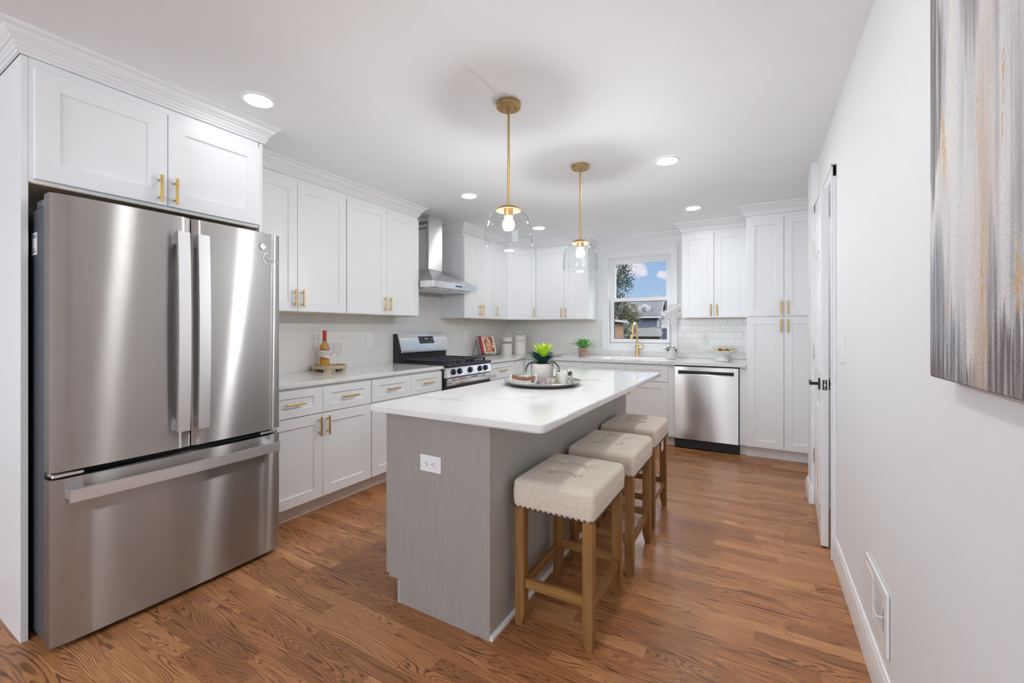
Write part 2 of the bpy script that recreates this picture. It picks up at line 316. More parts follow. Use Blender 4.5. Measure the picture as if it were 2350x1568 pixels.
def canvas():
    m, t, b = new_mat('abstract_streaked_paint')
    tcn = N(t, 'ShaderNodeTexCoord')
    def nz(sc, det=4, off=(0, 0, 0), dist=0):
        mp = N(t, 'ShaderNodeMapping'); mp.inputs['Scale'].default_value = sc; mp.inputs['Location'].default_value = off; t.links.new(tcn.outputs['Object'], mp.inputs[0])
        n = N(t, 'ShaderNodeTexNoise'); n.inputs['Scale'].default_value = 1; n.inputs['Detail'].default_value = det; n.inputs['Distortion'].default_value = dist; t.links.new(mp.outputs[0], n.inputs['Vector']); return n.outputs[0]
    big = nz((1, 7, 1.6), 3, (0, .35, .9)); fine = nz((1, 75, 2.2), 5); mid = nz((1, 24, 1.3), 4, (0, 3, 0))
    a = math_n(t, 'MULTIPLY_ADD', fine, .35, math_n(t, 'MULTIPLY', big, .65)); a = math_n(t, 'MULTIPLY_ADD', mid, .35, math_n(t, 'MULTIPLY', a, .7))
    r = ramp(t, [(.36, (.26, .25, .26)), (.43, (.42, .41, .42)), (.49, (.58, .57, .585)), (.55, (.68, .67, .68)), (.62, (.74, .72, .70))]); t.links.new(a, r.inputs[0])
    tint = nz((1, 11, .8), 2, (0, 5, 3)); tr = ramp(t, [(.45, (1, 1, 1)), (.62, (1.0, .86, .76))]); t.links.new(tint, tr.inputs[0])
    c = mix_c(t, .6, r.outputs[0], tr.outputs[0], 'MULTIPLY')
    sp = N(t, 'ShaderNodeSeparateXYZ'); t.links.new(tcn.outputs['Object'], sp.inputs[0])
    wob = nz((1, 40, 4), 3, (0, 7, 2)); wv = nz((1, 90, 1.5), 3, (0, 9, 9))
    yy = math_n(t, 'ADD', sp.outputs[1], math_n(t, 'MULTIPLY', math_n(t, 'SUBTRACT', wob, .5), .05))
    zz = math_n(t, 'ADD', sp.outputs[2], math_n(t, 'MULTIPLY', math_n(t, 'SUBTRACT', wv, .5), .35))
    def blob(lst, soft=1.0):
        tot = None
        for y0, z0, ry, rz, k in lst:
            a_ = math_n(t, 'POWER', math_n(t, 'DIVIDE', math_n(t, 'SUBTRACT', yy, y0), ry), 2); b2 = math_n(t, 'POWER', math_n(t, 'DIVIDE', math_n(t, 'SUBTRACT', zz, z0), rz), 2)
            v = math_n(t, 'MULTIPLY', math_n(t, 'MAXIMUM', math_n(t, 'SUBTRACT', 1, math_n(t, 'ADD', a_, b2)), 0), k)
            tot = v if tot is None else math_n(t, 'MAXIMUM', tot, v)
        return math_n(t, 'MINIMUM', tot, 1)
    streak = ramp(t, [(.34, (.3, .3, .3)), (.55, (1, 1, 1))]); t.links.new(fine, streak.inputs[0])
    def lay(c, m, col): return mix_c(t, math_n(t, 'MULTIPLY', m, streak.outputs[0]), c, col)
    c = lay(c, blob([(.40, .62, .085, .26, 3.5), (.20, .80, .06, .22, 1.3), (-.12, .7, .05, .3, .6), (-.3, .5, .06, .4, .7)]), (.15, .13, .125))
    c = lay(c, blob([(.37, .10, .075, .24, 1.7), (.27, .02, .05, .14, 1.4), (.12, .10, .022, .24, 1.6), (-.2, .2, .06, .25, .6)]), (.21, .215, .25))
    c = lay(c, blob([(.05, .0, .12, .13, 2.2), (.36, -.02, .10, .09, 1.8), (-.2, .0, .2, .12, .9), (.18, -.02, .1, .07, 1.7)]), (.13, .10, .10))
    c = lay(c, blob([(.16, .06, .04, .14, 1.0), (.145, .33, .03, .3, .9), (.33, .42, .03, .1, .4), (.0, .5, .03, .3, .4)]), (.55, .43, .35))
    mot = nz((60, 420, 260), 4, (3, 1, 2)); mr = ramp(t, [(.38, (.90, .90, .90)), (.5, (1, 1, 1)), (.62, (1.06, 1.06, 1.06))]); t.links.new(mot, mr.inputs[0])
    c = mix_c(t, 1.0, c, mr.outputs[0], 'MULTIPLY')
    gm = blob([(.325, .47, .005, .09, 2), (.15, .20, .006, .12, 2), (.15, .12, .009, .05, 2.5), (.084, .46, .005, .09, 2), (.039, .155, .010, .07, 2.5), (.30, .13, .004, .06, 1.6), (.165, .45, .003, .12, 1.5), (.06, .75, .005, .12, 1.6), (-.12, .3, .014, .12, 2), (-.3, .2, .012, .1, 2)])
    gn = nz((120, 260, 90), 2); gk = ramp(t, [(.42, (0, 0, 0)), (.52, (1, 1, 1))]); t.links.new(gn, gk.inputs[0])
    c = mix_c(t, math_n(t, 'MULTIPLY', gm, gk.outputs[0]), c, (.60, .34, .09))
    t.links.new(c, b.inputs['Base Color']); b.inputs['Roughness'].default_value = .5
    bn = nz((60, 260, 180), 4); bp = N(t, 'ShaderNodeBump'); bp.inputs['Strength'].default_value = .85; bp.inputs['Distance'].default_value = .003
    t.links.new(bn, bp.inputs['Height']); t.links.new(bp.outputs[0], b.inputs['Normal'])
    return m
M['canvas'] = canvas()

def cover_art():
    m, t, b = new_mat('illustrated_cookbook_cover')
    tcn = N(t, 'ShaderNodeTexCoord'); nz = N(t, 'ShaderNodeTexNoise'); nz.inputs['Scale'].default_value = 24; nz.inputs['Detail'].default_value = 3; nz.inputs['Distortion'].default_value = 1.2
    t.links.new(tcn.outputs['Object'], nz.inputs['Vector'])
    r = ramp(t, [(.30, (.09, .16, .05)), (.40, (.36, .04, .03)), (.47, (.62, .10, .07)), (.52, (.72, .55, .42)), (.60, (.74, .42, .14)), (.70, (.78, .72, .6))]); t.links.new(nz.outputs[0], r.inputs[0])
    t.links.new(r.outputs[0], b.inputs['Base Color']); b.inputs['Roughness'].default_value = .35
    return m
M['cover'] = cover_art()
def pattern_pot():
    m, t, b = new_mat('patterned_white_pot')
    tcn = N(t, 'ShaderNodeTexCoord'); v = N(t, 'ShaderNodeTexVoronoi'); v.feature = 'DISTANCE_TO_EDGE'; v.inputs['Scale'].default_value = 75
    t.links.new(tcn.outputs['Object'], v.inputs['Vector'])
    r = ramp(t, [(.03, (.56, .54, .52)), (.14, (.74, .73, .71))]); t.links.new(v.outputs[0], r.inputs[0]); t.links.new(r.outputs[0], b.inputs['Base Color'])
    bp = N(t, 'ShaderNodeBump'); bp.inputs['Strength'].default_value = .6; bp.inputs['Distance'].default_value = .003; t.links.new(v.outputs[0], bp.inputs['Height']); t.links.new(bp.outputs[0], b.inputs['Normal'])
    b.inputs['Roughness'].default_value = .5
    return m
M['potpat'] = pattern_pot()
def siding(name, c, pitch=.12):
    m, t, b = new_mat(name)
    tcn = N(t, 'ShaderNodeTexCoord'); sp = N(t, 'ShaderNodeSeparateXYZ'); t.links.new(tcn.outputs['Object'], sp.inputs[0])
    f = math_n(t, 'FRACT', math_n(t, 'DIVIDE', sp.outputs[2], pitch))
    r = ramp(t, [(0, tuple(v * .45 for v in c)), (.12, c), (1, tuple(v * 1.1 for v in c))]); t.links.new(f, r.inputs[0]); t.links.new(r.outputs[0], b.inputs['Base Color'])
    b.inputs['Roughness'].default_value = .8
    return m
M['siding'] = siding('blue_grey_siding', (0.050, 0.059, 0.086))
M['shingle'] = mat('dark_shingles', (0.033, 0.032, 0.038), .95, var=.3, scale=6)
M['shingle2'] = mat('grey_shingles', (0.026, 0.026, 0.025), .95, var=.3, scale=6)
M['ext_white'] = mat('exterior_white', (0.224, 0.228, 0.238), .6)
M['shed'] = mat('tan_shed_boards', (0.165, 0.102, 0.066), .8, var=.1, scale=3)
M['foliage1'] = mat('tree_leaves_dark', (0.023, 0.038, 0.023), .6, var=.5, scale=1.5)
M['foliage2'] = mat('tree_leaves_olive', (0.056, 0.056, 0.021), .6, var=.45, scale=1.5)
M['foliage3'] = mat('tree_leaves_pale', (0.066, 0.083, 0.053), .6, var=.4, scale=1.5)
M['bark'] = mat('bark', (.10, .075, .055), .9, var=.3)
M['grass'] = mat('lawn', (0.033, 0.046, 0.018), .9, var=.35, scale=1.2)
M['umb'] = mat('navy_umbrella_cloth', (0.013, 0.013, 0.030), .8, var=.1)

# ------------------------------------------------------------------ mesh helpers
class B:
    def __init__(s): s.bm = bmesh.new(); s.mi = 0
    def faces(s, fs):
        for f in fs: f.material_index = s.mi
    def quad(s, pts):
        f = s.bm.faces.new([s.bm.verts.new(p) for p in pts]); f.material_index = s.mi; return f
    def box(s, x0, x1, y0, y1, z0, z1, bev=0, seg=1):
        if x0 > x1: x0, x1 = x1, x0
        if y0 > y1: y0, y1 = y1, y0
        if z0 > z1: z0, z1 = z1, z0
        v = [s.bm.verts.new((x, y, z)) for x in (x0, x1) for y in (y0, y1) for z in (z0, z1)]
        fs = [s.bm.faces.new([v[i] for i in q]) for q in ((0, 1, 3, 2), (4, 6, 7, 5), (0, 4, 5, 1), (2, 3, 7, 6), (0, 2, 6, 4), (1, 5, 7, 3))]
        s.faces(fs)
        if bev:
            r = bmesh.ops.bevel(s.bm, geom=list({e for f in fs for e in f.edges}), offset=bev, segments=seg, affect='EDGES', profile=.5)
            s.faces(r['faces'])
        return s
    def prism(s, poly, a0, a1, axis='z'):
        # poly: 2D points; extruded along axis. axis z: (x,y); x: (y,z); y: (x,z)
        def P(p, a): return {'z': (p[0], p[1], a), 'x': (a, p[0], p[1]), 'y': (p[0], a, p[1])}[axis]
        lo = [s.bm.verts.new(P(p, a0)) for p in poly]; hi = [s.bm.verts.new(P(p, a1)) for p in poly]
        fs = [s.bm.faces.new(lo), s.bm.faces.new(hi)]
        n = len(poly)
        for i in range(n): fs.append(s.bm.faces.new((lo[i], lo[(i + 1) % n], hi[(i + 1) % n], hi[i])))
        s.faces(fs); return s
    def ring(s, c, ax, r, seg):
        ax = Vector(ax).normalized(); up = Vector((0, 0, 1)) if abs(ax.z) < .9 else Vector((1, 0, 0))
        u = ax.cross(up).normalized(); w = ax.cross(u)
        return [s.bm.verts.new(Vector(c) + (u * cos(2 * pi * i / seg) + w * sin(2 * pi * i / seg)) * r) for i in range(seg)]
    def cyl(s, p0, p1, r0, r1=None, seg=20, caps=True):
        r1 = r0 if r1 is None else r1; ax = Vector(p1) - Vector(p0)
        a, b = s.ring(p0, ax, r0, seg), s.ring(p1, ax, r1, seg); fs = []
        for i in range(seg): fs.append(s.bm.faces.new((a[i], a[(i + 1) % seg], b[(i + 1) % seg], b[i])))
        if caps: fs += [s.bm.faces.new(a), s.bm.faces.new(b)]
        s.faces(fs); return s
    def lathe(s, prof, c=(0, 0, 0), seg=32, mi=None, sx=1, sy=1):
        # prof: (r,z) list; r==0 closes
        c = Vector(c); rings = []
        for r, z in prof:
            if r <= 1e-6: rings.append([s.bm.verts.new(c + Vector((0, 0, z)))])
            else: rings.append([s.bm.verts.new(c + Vector((r * sx * cos(2 * pi * i / seg), r * sy * sin(2 * pi * i / seg), z))) for i in range(seg)])
        fs = []
        for a, b in zip(rings, rings[1:]):
            for i in range(seg):
                j = (i + 1) % seg
                if len(a) == 1 and len(b) == 1: continue
                if len(a) == 1: fs.append(s.bm.faces.new((a[0], b[j], b[i])))
                elif len(b) == 1: fs.append(s.bm.faces.new((a[i], a[j], b[0])))
                else: fs.append(s.bm.faces.new((a[i], a[j], b[j], b[i])))
        s.faces(fs); return s
    def tube(s, pts, r, seg=10, closed=False, caps=True):
        pts = [Vector(p) for p in pts]; n = len(pts); rings = []; prev = None
        for i, p in enumerate(pts):
            if closed: d = pts[(i + 1) % n] - pts[i - 1]
            else: d = pts[min(i + 1, n - 1)] - pts[max(i - 1, 0)]
            d.normalize()
            if prev is None:
                up = Vector((0, 0, 1)) if abs(d.z) < .9 else Vector((1, 0, 0)); u = d.cross(up).normalized()
            else: u = (prev - d * prev.dot(d)).normalized()
            prev = u; w = d.cross(u); rr = r[i] if isinstance(r, (list, tuple)) else r
            rings.append([s.bm.verts.new(p + (u * cos(2 * pi * k / seg) + w * sin(2 * pi * k / seg)) * rr) for k in range(seg)])
        fs = []
        for a, b in list(zip(rings, rings[1:])) + ([(rings[-1], rings[0])] if closed else []):
            for k in range(seg): fs.append(s.bm.faces.new((a[k], a[(k + 1) % seg], b[(k + 1) % seg], b[k])))
        if caps and not closed: fs += [s.bm.faces.new(rings[0]), s.bm.faces.new(rings[-1])]
        s.faces(fs); return s
    def sphere(s, c, r, seg=16, sz=1, sx=1, sy=1):
        prof = [(r * sin(pi * i / (seg // 2)), -r * cos(pi * i / (seg // 2)) * sz) for i in range(seg // 2 + 1)]
        prof[0] = (0, prof[0][1]); prof[-1] = (0, prof[-1][1])
        return s.lathe(prof, c, seg, sx=sx, sy=sy)
    def rbox(s, x0, x1, y0, y1, z0, z1, r, cuts=10, fn=None):
        t = bmesh.new(); bmesh.ops.create_cube(t, size=2); bmesh.ops.subdivide_edges(t, edges=t.edges[:], cuts=cuts, use_grid_fill=True)
        c = Vector(((x0 + x1) / 2, (y0 + y1) / 2, (z0 + z1) / 2)); h = Vector(((x1 - x0) / 2, (y1 - y0) / 2, (z1 - z0) / 2)); mp = {}
        for v in t.verts:
            p = Vector((v.co.x * h.x, v.co.y * h.y, v.co.z * h.z))
            q = Vector([max(-h[i] + r, min(h[i] - r, p[i])) for i in range(3)]); d = p - q
            if d.length > 1e-9: p = q + d.normalized() * r
            p = p + c
            if fn: p = fn(p)
            mp[v.index] = s.bm.verts.new(p)
        fs = [s.bm.faces.new([mp[v.index] for v in f.verts]) for f in t.faces]; s.faces(fs); t.free(); return s
    def shaker(s, x0, x1, z0, z1, yf=0.0, t=.02, rw=.066, rh=None, depth=.009, slope=.003):
        rh = rw if rh is None else rh; b = .0015
        def rect(y, ix, iz): return [s.bm.verts.new(p) for p in ((x0 + ix, y, z0 + iz), (x1 - ix, y, z0 + iz), (x1 - ix, y, z1 - iz), (x0 + ix, y, z1 - iz))]
        L = [rect(yf + t, 0, 0), rect(yf + b, 0, 0), rect(yf, b, b), rect(yf, rw, rh), rect(yf + depth, rw + slope, rh + slope)]
        fs = [s.bm.faces.new(L[0]), s.bm.faces.new(L[-1])]
        for a, c in zip(L, L[1:]):
            for i in range(4): fs.append(s.bm.faces.new((a[i], a[(i + 1) % 4], c[(i + 1) % 4], c[i])))
        s.faces(fs); return s
    def sweep(s, path, prof, closed=False):
        # path: 2D polyline, prof: (offset to the right of travel, z)
        P = [Vector(p) for p in path]; n = len(P); rings = []
        for i in range(n):
            def nrm(a, b): d = (b - a).normalized(); return Vector((d.y, -d.x))
            if i == 0: off = nrm(P[0], P[1])
            elif i == n - 1: off = nrm(P[-2], P[-1])
            else:
                n1, n2 = nrm(P[i - 1], P[i]), nrm(P[i], P[i + 1]); m = (n1 + n2).normalized(); off = m / max(.2, m.dot(n1))
            rings.append([s.bm.verts.new((P[i].x + off.x * o, P[i].y + off.y * o, z)) for o, z in prof])
        fs = []
        for a, b in zip(rings, rings[1:]):
            for k in range(len(prof)): fs.append(s.bm.faces.new((a[k], a[(k + 1) % len(prof)], b[(k + 1) % len(prof)], b[k])))
        fs += [s.bm.faces.new(rings[0]), s.bm.faces.new(rings[-1])]; s.faces(fs); return s
    def done(s, name, mats, parent=None, label=None, angle=32, loc=None, flat=False, stuff=False):
        bmesh.ops.remove_doubles(s.bm, verts=s.bm.verts[:], dist=1e-6)
        bmesh.ops.recalc_face_normals(s.bm, faces=s.bm.faces[:])
        me = bpy.data.meshes.new(name); s.bm.to_mesh(me); s.bm.free()
        for m in (mats if isinstance(mats, (list, tuple)) else [mats]): me.materials.append(M[m] if isinstance(m, str) else m)
        if not flat:
            me.shade_smooth(); me.set_sharp_from_angle(angle=radians(angle))
        o = bpy.data.objects.new(name, me); COL.objects.link(o)
        if parent: o.parent = parent
        if label: o['label'] = label
        if loc: o.location = loc
        if stuff: o['kind'] = 'stuff'
        return o
def tag(o, label, cat, group=None):
    o['label'] = label; o['category'] = cat
    if group: o['group'] = group
    return o
def thing(name, label, cat, loc=(0, 0, 0), rz=0, group=None):
    o = bpy.data.objects.new(name, None); COL.objects.link(o); o.location = loc; o.rotation_euler = (0, 0, rz); o.empty_display_size = .1
    return tag(o, label, cat, group)
def struct(o): o['kind'] = 'structure'; return o
def rebase(o, loc):
    # put a finished top-level mesh's origin at loc
    loc = Vector(loc); o.data.transform(Matrix.Translation(-loc)); o.location = loc; return o
def copy_tree(o, parent=None):
    c = o.copy(); COL.objects.link(c); c.parent = parent
    for ch in list(o.children): copy_tree(ch, c)
    return c
def text_mesh(name, body, size, mats, parent, place, extrude=.0004, bold=0.0, label=None):
    cu = bpy.data.curves.new(name, 'FONT'); cu.body = body; cu.size = size; cu.align_x = 'CENTER'; cu.align_y = 'CENTER'; cu.extrude = extrude; cu.offset = bold; cu.resolution_u = 3
    o = bpy.data.objects.new(name, cu); COL.objects.link(o)
    dg = bpy.context.evaluated_depsgraph_get(); me = bpy.data.meshes.new_from_object(o.evaluated_get(dg)); me.name = name
    bpy.data.objects.remove(o); bpy.data.curves.remove(cu)
    for v in me.vertices: v.co = place(v.co)
    me.materials.clear(); me.materials.append(M[mats])
    ob = bpy.data.objects.new(name, me); COL.objects.link(ob); ob.parent = parent
    if label: ob['label'] = label
    return ob

# ================================================================== THE ROOM
fl = struct(B().box(-6, 1.5, -3.3, YB + .1, -.1, 0).done('floor', 'floor'))
ce = struct(B().box(-6, 1.5, -3.3, YB + .1, H, H + .1).done('ceiling', 'ceil'))
wl = struct(B().box(XL - .12, XL, .42, YB + .1, 0, H).done('wall_left', 'wall'))
b = B()
WX0, WX1, WZ0, WZ1 = -1.716, -.927, 1.060, 2.176          # window opening
b.box(XL, WX0, YB, YB + .12, 0, H); b.box(WX1, .62, YB, YB + .12, 0, H); b.box(WX0, WX1, YB, YB + .12, 0, WZ0); b.box(WX0, WX1, YB, YB + .12, WZ1, H)
wb = struct(b.done('wall_back', 'wall'))
DY0, DY1, DZ = 2.945, 3.70, 2.075                          # door opening in the right wall
b = B(); b.box(XR, XR + .1, -3.2, DY0, 0, H); b.box(XR, XR + .1, DY0, DY1, DZ, H); b.box(XR, XR + .1, DY1, 3.75, 0, H)
wr = struct(b.done('wall_right', 'wall'))
struct(B().box(.327, 1.4, 3.75, 3.98, 0, H).done('wall_stub', 'wall'))
struct(B().box(.52, .62, 3.98, YB, 0, H).done('wall_alcove', 'wall'))
b = B(); b.box(1.4, 1.5, 2.4, 3.98, 0, H); b.box(XR + .1, 1.4, 2.4, 2.5, 0, H); struct(b.done('wall_hall', 'wall'))
b = B(); b.box(-6, XR + .1, -3.3, -3.2, 0, H); struct(b.done('wall_rear', 'wall'))
b = B(); b.box(-6.1, -6, -3.3, .52, 0, H); b.box(-6, XL - .12, .42, .52, 0, H); struct(b.done('wall_side', 'wall'))

# backsplash tiling, part of each wall
TT = 1.377
b = B(); b.box(XL, XL + .008, 1.4645, YB, .9075, TT); b.box(XL, XL + .008, 3.191, 3.935, TT, 2.36); b.done('tile_backsplash', 'tile_y', wl)
b = B(); b.box(XL + .008, -1.796, YB - .008, YB, .9075, TT); b.box(-1.796, -.857, YB - .008, YB, .9075, .974); b.box(-.857, -.109, YB - .008, YB, .9075, TT); b.done('tile_backsplash', 'tile_x', wb)

# ---- window over the sink
win = B(); e = .07
cx0, cx1, cz0, cz1 = -1.796, -.857, .972, 2.262
def frame_rect(b, x0, x1, z0, z1, w, y0, y1, bev=.002):
    for poly in (((x0, z0), (x1, z0), (x1 - w, z0 + w), (x0 + w, z0 + w)), ((x0, z1), (x1, z1), (x1 - w, z1 - w), (x0 + w, z1 - w)), ((x0, z0), (x0 + w, z0 + w), (x0 + w, z1 - w), (x0, z1)), ((x1, z0), (x1 - w, z0 + w), (x1 - w, z1 - w), (x1, z1))):
        b.prism(poly, y0, y1, 'y')
frame_rect(win, cx0, cx1, cz0, cz1, .083, YB - .02, YB)
frame_rect(win, cx0, cx1, cz0, cz1, .016, YB - .028, YB - .02)
frame_rect(win, cx0 + .068, cx1 - .068, cz0 + .068, cz1 - .068, .015, YB - .026, YB - .02)
wo_ = struct(win.done('window_1', 'trim', angle=20))
b = B(); frame_rect(b, WX0 - .002, WX1 + .002, WZ0 - .002, WZ1 + .002, .012, YB - .004, YB + .12); frame_rect(b, WX0 + .008, WX1 - .008, WZ0 + .008, WZ1 - .008, .03, YB + .045, YB + .075)
b.done('frame', 'trim', wo_, angle=20)
ux0, ux1, uz0, uz1 = -1.632, -1.004, 1.652, 2.103
b = B(); frame_rect(b, ux0 - .042, ux1 + .042, uz0 - .036, uz1 + .036, .036, YB + .06, YB + .09); us = b.done('upper_sash', 'trim', wo_, angle=20)
B().box(ux0 - .006, ux1 + .006, YB + .072, YB + .078, uz0, uz1).done('pane', 'glass', us)
lx0, lx1, lz0, lz1 = -1.648, -.985, 1.125, 1.609
b = B(); frame_rect(b, lx0 - .045, lx1 + .045, lz0 - .045, lz1 + .045, .045, YB + .022, YB + .055); ls = b.done('lower_sash', 'trim', wo_, angle=20)
B().box(lx0 - .004, lx1 + .004, YB + .036, YB + .042, lz0, lz1).done('pane', 'glass', ls)
b = B()
for (x0, x1) in ((lx0, lx0 + .007), (lx1 - .007, lx1)): b.box(x0, x1, YB + .026, YB + .034, lz0, lz1)
b.box(lx0, lx1, YB + .026, YB + .034, lz1 - .007, lz1); b.box(lx0, lx1, YB + .026, YB + .034, lz0, lz0 + .005)
b.done('glazing_seal', 'slot', ls)
for x in (-1.52, -1.13):
    b = B(); b.box(x - .03, x + .03, YB + .02, YB + .05, lz1 + .045, lz1 + .052, .002); b.cyl((x, YB + .034, lz1 + .052), (x, YB + .034, lz1 + .062), .012); b.box(x - .004, x + .03, YB + .026, YB + .04, lz1 + .058, lz1 + .066, .002)
    b.done('sash_lock', 'nickel', ls)

# ---- door in the right wall, standing ajar
b = B()
b.box(XR - .018, XR, DY0 - .072, DY0 - .002, 0, DZ + .07, .003); b.box(XR - .018, XR, DY1 + .002, 3.749, 0, DZ + .07, .003); b.box(XR - .018, XR, DY0 - .072, 3.749, DZ + .004, DZ + .075, .003)
b.box(XR - .024, XR - .018, DY0 - .072, DY0 - .055, 0, DZ + .075, .002); b.box(XR - .024, XR - .018, DY0 - .072, 3.749, DZ + .058, DZ + .075, .002)
for (y0, y1) in ((DY0 - .004, DY0 + .012), (DY1 - .012, DY1 + .004)): b.box(XR - .005, XR + .1, y0, y1, 0, DZ)
b.box(XR - .005, XR + .1, DY0, DY1, DZ - .012, DZ + .004); b.box(XR + .04, XR + .052, DY1 - .024, DY1 - .012, 0, DZ - .012)
door = struct(b.done('door_1', 'trim', angle=20))
LW = .675
b = B()                                     # leaf: hinge at its origin, reaching along -y
b.box(0, .037, -LW, 0, .012, 2.062, .0015)
leaf = b.done('leaf', 'trim', door, angle=20)
leaf.location = (XR - .018, DY1 - .012, 0); leaf.rotation_euler = (0, 0, radians(-3.2))
for (y0, y1) in ((-.585, -.37), (-.305, -.09)):
    for (z0, z1) in ((.22, .80), (1.0, 1.60), (1.72, 1.94)):
        b = B()
        L = [[b.bm.verts.new((x, y, z)) for (y, z) in ((y0 + k, z0 + k), (y1 - k, z0 + k), (y1 - k, z1 - k), (y0 + k, z1 - k))] for (k, x) in ((0, .001), (.008, -.006), (.02, -.0075), (.03, -.002), (.05, -.0055))]
        for a, c in zip(L, L[1:]):
            for i in range(4): b.bm.faces.new((a[i], a[(i + 1) % 4], c[(i + 1) % 4], c[i]))
        b.bm.faces.new(L[-1]); b.done('raised_panel', 'trim', leaf, angle=20)
b = B(); b.box(.008, .030, -LW - .0015, -LW + .002, .905, .962, .0005); lp = b.done('latch_plate', 'black_hw', leaf)
b = B(); b.box(.014, .024, -LW - .012, -LW - .0016, .924, .944, .002); b.done('latch_bolt', 'nickel', lp, label='bright metal latch bolt')
for z in (.914, .953): B().cyl((.019, -LW - .0015, z), (.019, -LW - .0028, z), .004, seg=12).done('screw', 'nickel', lp)
for sx, nm in ((-1, 'lever_handle'), (1, 'lever_handle')):
    xx = 0 if sx < 0 else .037
    b = B(); b.box(xx, xx + sx * .009, -LW + .035, -LW + .097, .902, .966, .002); b.cyl((xx + sx * .009, -LW + .066, .934), (xx + sx * .045, -LW + .066, .934), .009, seg=14)
    b.box(xx + sx * .038, xx + sx * .052, -LW + .055, -LW + .175, .924, .944, .002); b.done(nm, 'black_hw', leaf, label='black square lever handle')
for z in (.36, 1.09, 1.82):
    b = B(); b.cyl((-.004, .004, z - .045), (-.004, .004, z + .045), .0065, seg=12)
    for k in (-.0455, .0455): b.cyl((-.004, .004, z + k), (-.004, .004, z + k * 1.1), .0045, seg=10)
    b.box(-.0012, .0006, -.03, 0, z - .045, z + .045); b.box(-.002, .0, .004, .034, z - .045, z + .045)
    b.done('hinge', 'nickel', leaf)

BB = [(0, 0), (.016, 0), (.016, .095), (.0135, .104), (.0125, .112), (.007, .122), (.006, .128), (0, .130)]
struct(B().sweep([(XR, DY0 - .074), (XR, -3.2)], BB).done('baseboard_right', 'trim', angle=20))
struct(B().sweep([(.327, 3.98), (.327, 3.75), (XR - .02, 3.75)], BB).done('baseboard_stub', 'trim', angle=20))
struct(B().sweep([(1.4, 3.75), (1.4, 2.5)], BB).done('baseboard_hall', 'trim', angle=20))
# crown moulding over every cabinet and along the walls between them
CR = [(o * .76, z) for o, z in [(0, 2.352), (.011, 2.352), (.013, 2.364), (.020, 2.366), (.022, 2.378), (.027, 2.380), (.027, 2.396), (.037, 2.398), (.040, 2.404), (.046, 2.407), (.054, 2.412), (.062, 2.420), (.068, 2.430), (.080, 2.434), (.090, 2.439), (.092, H), (0, H)]]
struct(B().sweep([(XL, .498), (-2.548, .498), (-2.548, 1.4635), (-2.913, 1.4635), (-2.913, 3.193), (XL, 3.193), (XL, 3.933), (-2.913, 3.933), (-2.913, 4.912), (-2.620, 5.198), (-1.867, 5.198), (-1.867, YB), (-.767, YB), (-.767, 5.198), (-.108, 5.198), (-.108, 4.773), (.52, 4.773)], CR).done('trim_1', 'trim', angle=24))

# ================================================================== CABINETS
# local frame of a cabinet: x to the right along its front, y into the wall, z up
def pull(parent, x, z, yf, vert=True, L=.128):
    b = B(); r = .006; o = .030
    if vert:
        b.cyl((x, yf - o, z - L / 2), (x, yf - o, z + L / 2), r, seg=14)
        for k in (-1, 1): b.cyl((x, yf, z + k * (L / 2 - .022)), (x, yf - o, z + k * (L / 2 - .022)), .0045, seg=10)
    else:
        b.cyl((x - L / 2, yf - o, z), (x + L / 2, yf - o, z), r, seg=14)
        for k in (-1, 1): b.cyl((x + k * (L / 2 - .022), yf, z), (x + k * (L / 2 - .022), yf - o, z), .0045, seg=10)
    return b.done('bar_pull', 'gold', parent, label='brushed gold bar pull')
def cabinet(label, cat, loc, rz, w, depth, z0, z1, fronts, toe=False, name='cabinet', group=None, tint='cab', extra=None):
    t = thing(name, label, cat, loc, rz, group)
    b = B(); zb = .105 if toe else z0
    b.box(0, w, 0, depth, zb, z1)
    if toe: b.box(.0, w, .075, depth, 0, zb)
    b.done('carcass', tint, t)
    if toe:
        B().box(0, w, .0735, .075, .0, zb).done('toe_kick', tint, t)
    else:
        B().box(.004, w - .004, .002, depth - .004, z0 - .003, z0 + .0005).done('underside', 'cabin', t, label='maple coloured underside')
    for f in fronts:
        kind, x0, x1, fz0, fz1 = f[:5]
        b = B(); b.shaker(x0 + .0015, x1 - .0015, fz0, fz1, yf=-.021, t=.020, rw=min(.066, (x1 - x0) * .26), rh=.05 if kind == 'drawer' else .066)
        d = b.done('drawer_front' if kind == 'drawer' else ('panel' if kind == 'panel' else 'door'), tint, t, angle=15)
        if len(f) > 5 and f[5]: pull(d, f[5][1], f[5][2], -.021, f[5][0] == 'v', f[5][3] if len(f[5]) > 3 else .128)
    return t
LZ = radians(90)
XF = -2.598                                   # face of the left base carcasses
D0, D1, W0, W1 = .114, .680, .686, .860
def base_left(y0, y1, sp, label, handles=True):
    w = y1 - y0; s = sp - y0
    return cabinet(label, 'base cabinet', (XF, y0, 0), LZ, w, XF - XL - .001, 0, .877, [
        ('drawer', 0.004, s, W0, W1, ('h', s * .5 + .02 * 0, .774, .134)), ('drawer', s, w - .004, W0, W1, ('h', s + (w - s) * .5, .774, .134)),
        ('door', 0.004, s, D0, D1, ('v', s - .034, .598)), ('door', s, w - .004, D0, D1, ('v', s + .030, .598))], toe=True, name='base_cabinet')
base_left(1.4635, 2.3115, 1.889, 'white base cabinet with gold pulls beside the refrigerator, under the wooden tray')
base_left(2.3125, 3.160, 2.739, 'white base cabinet with two drawers, immediately left of the stove')
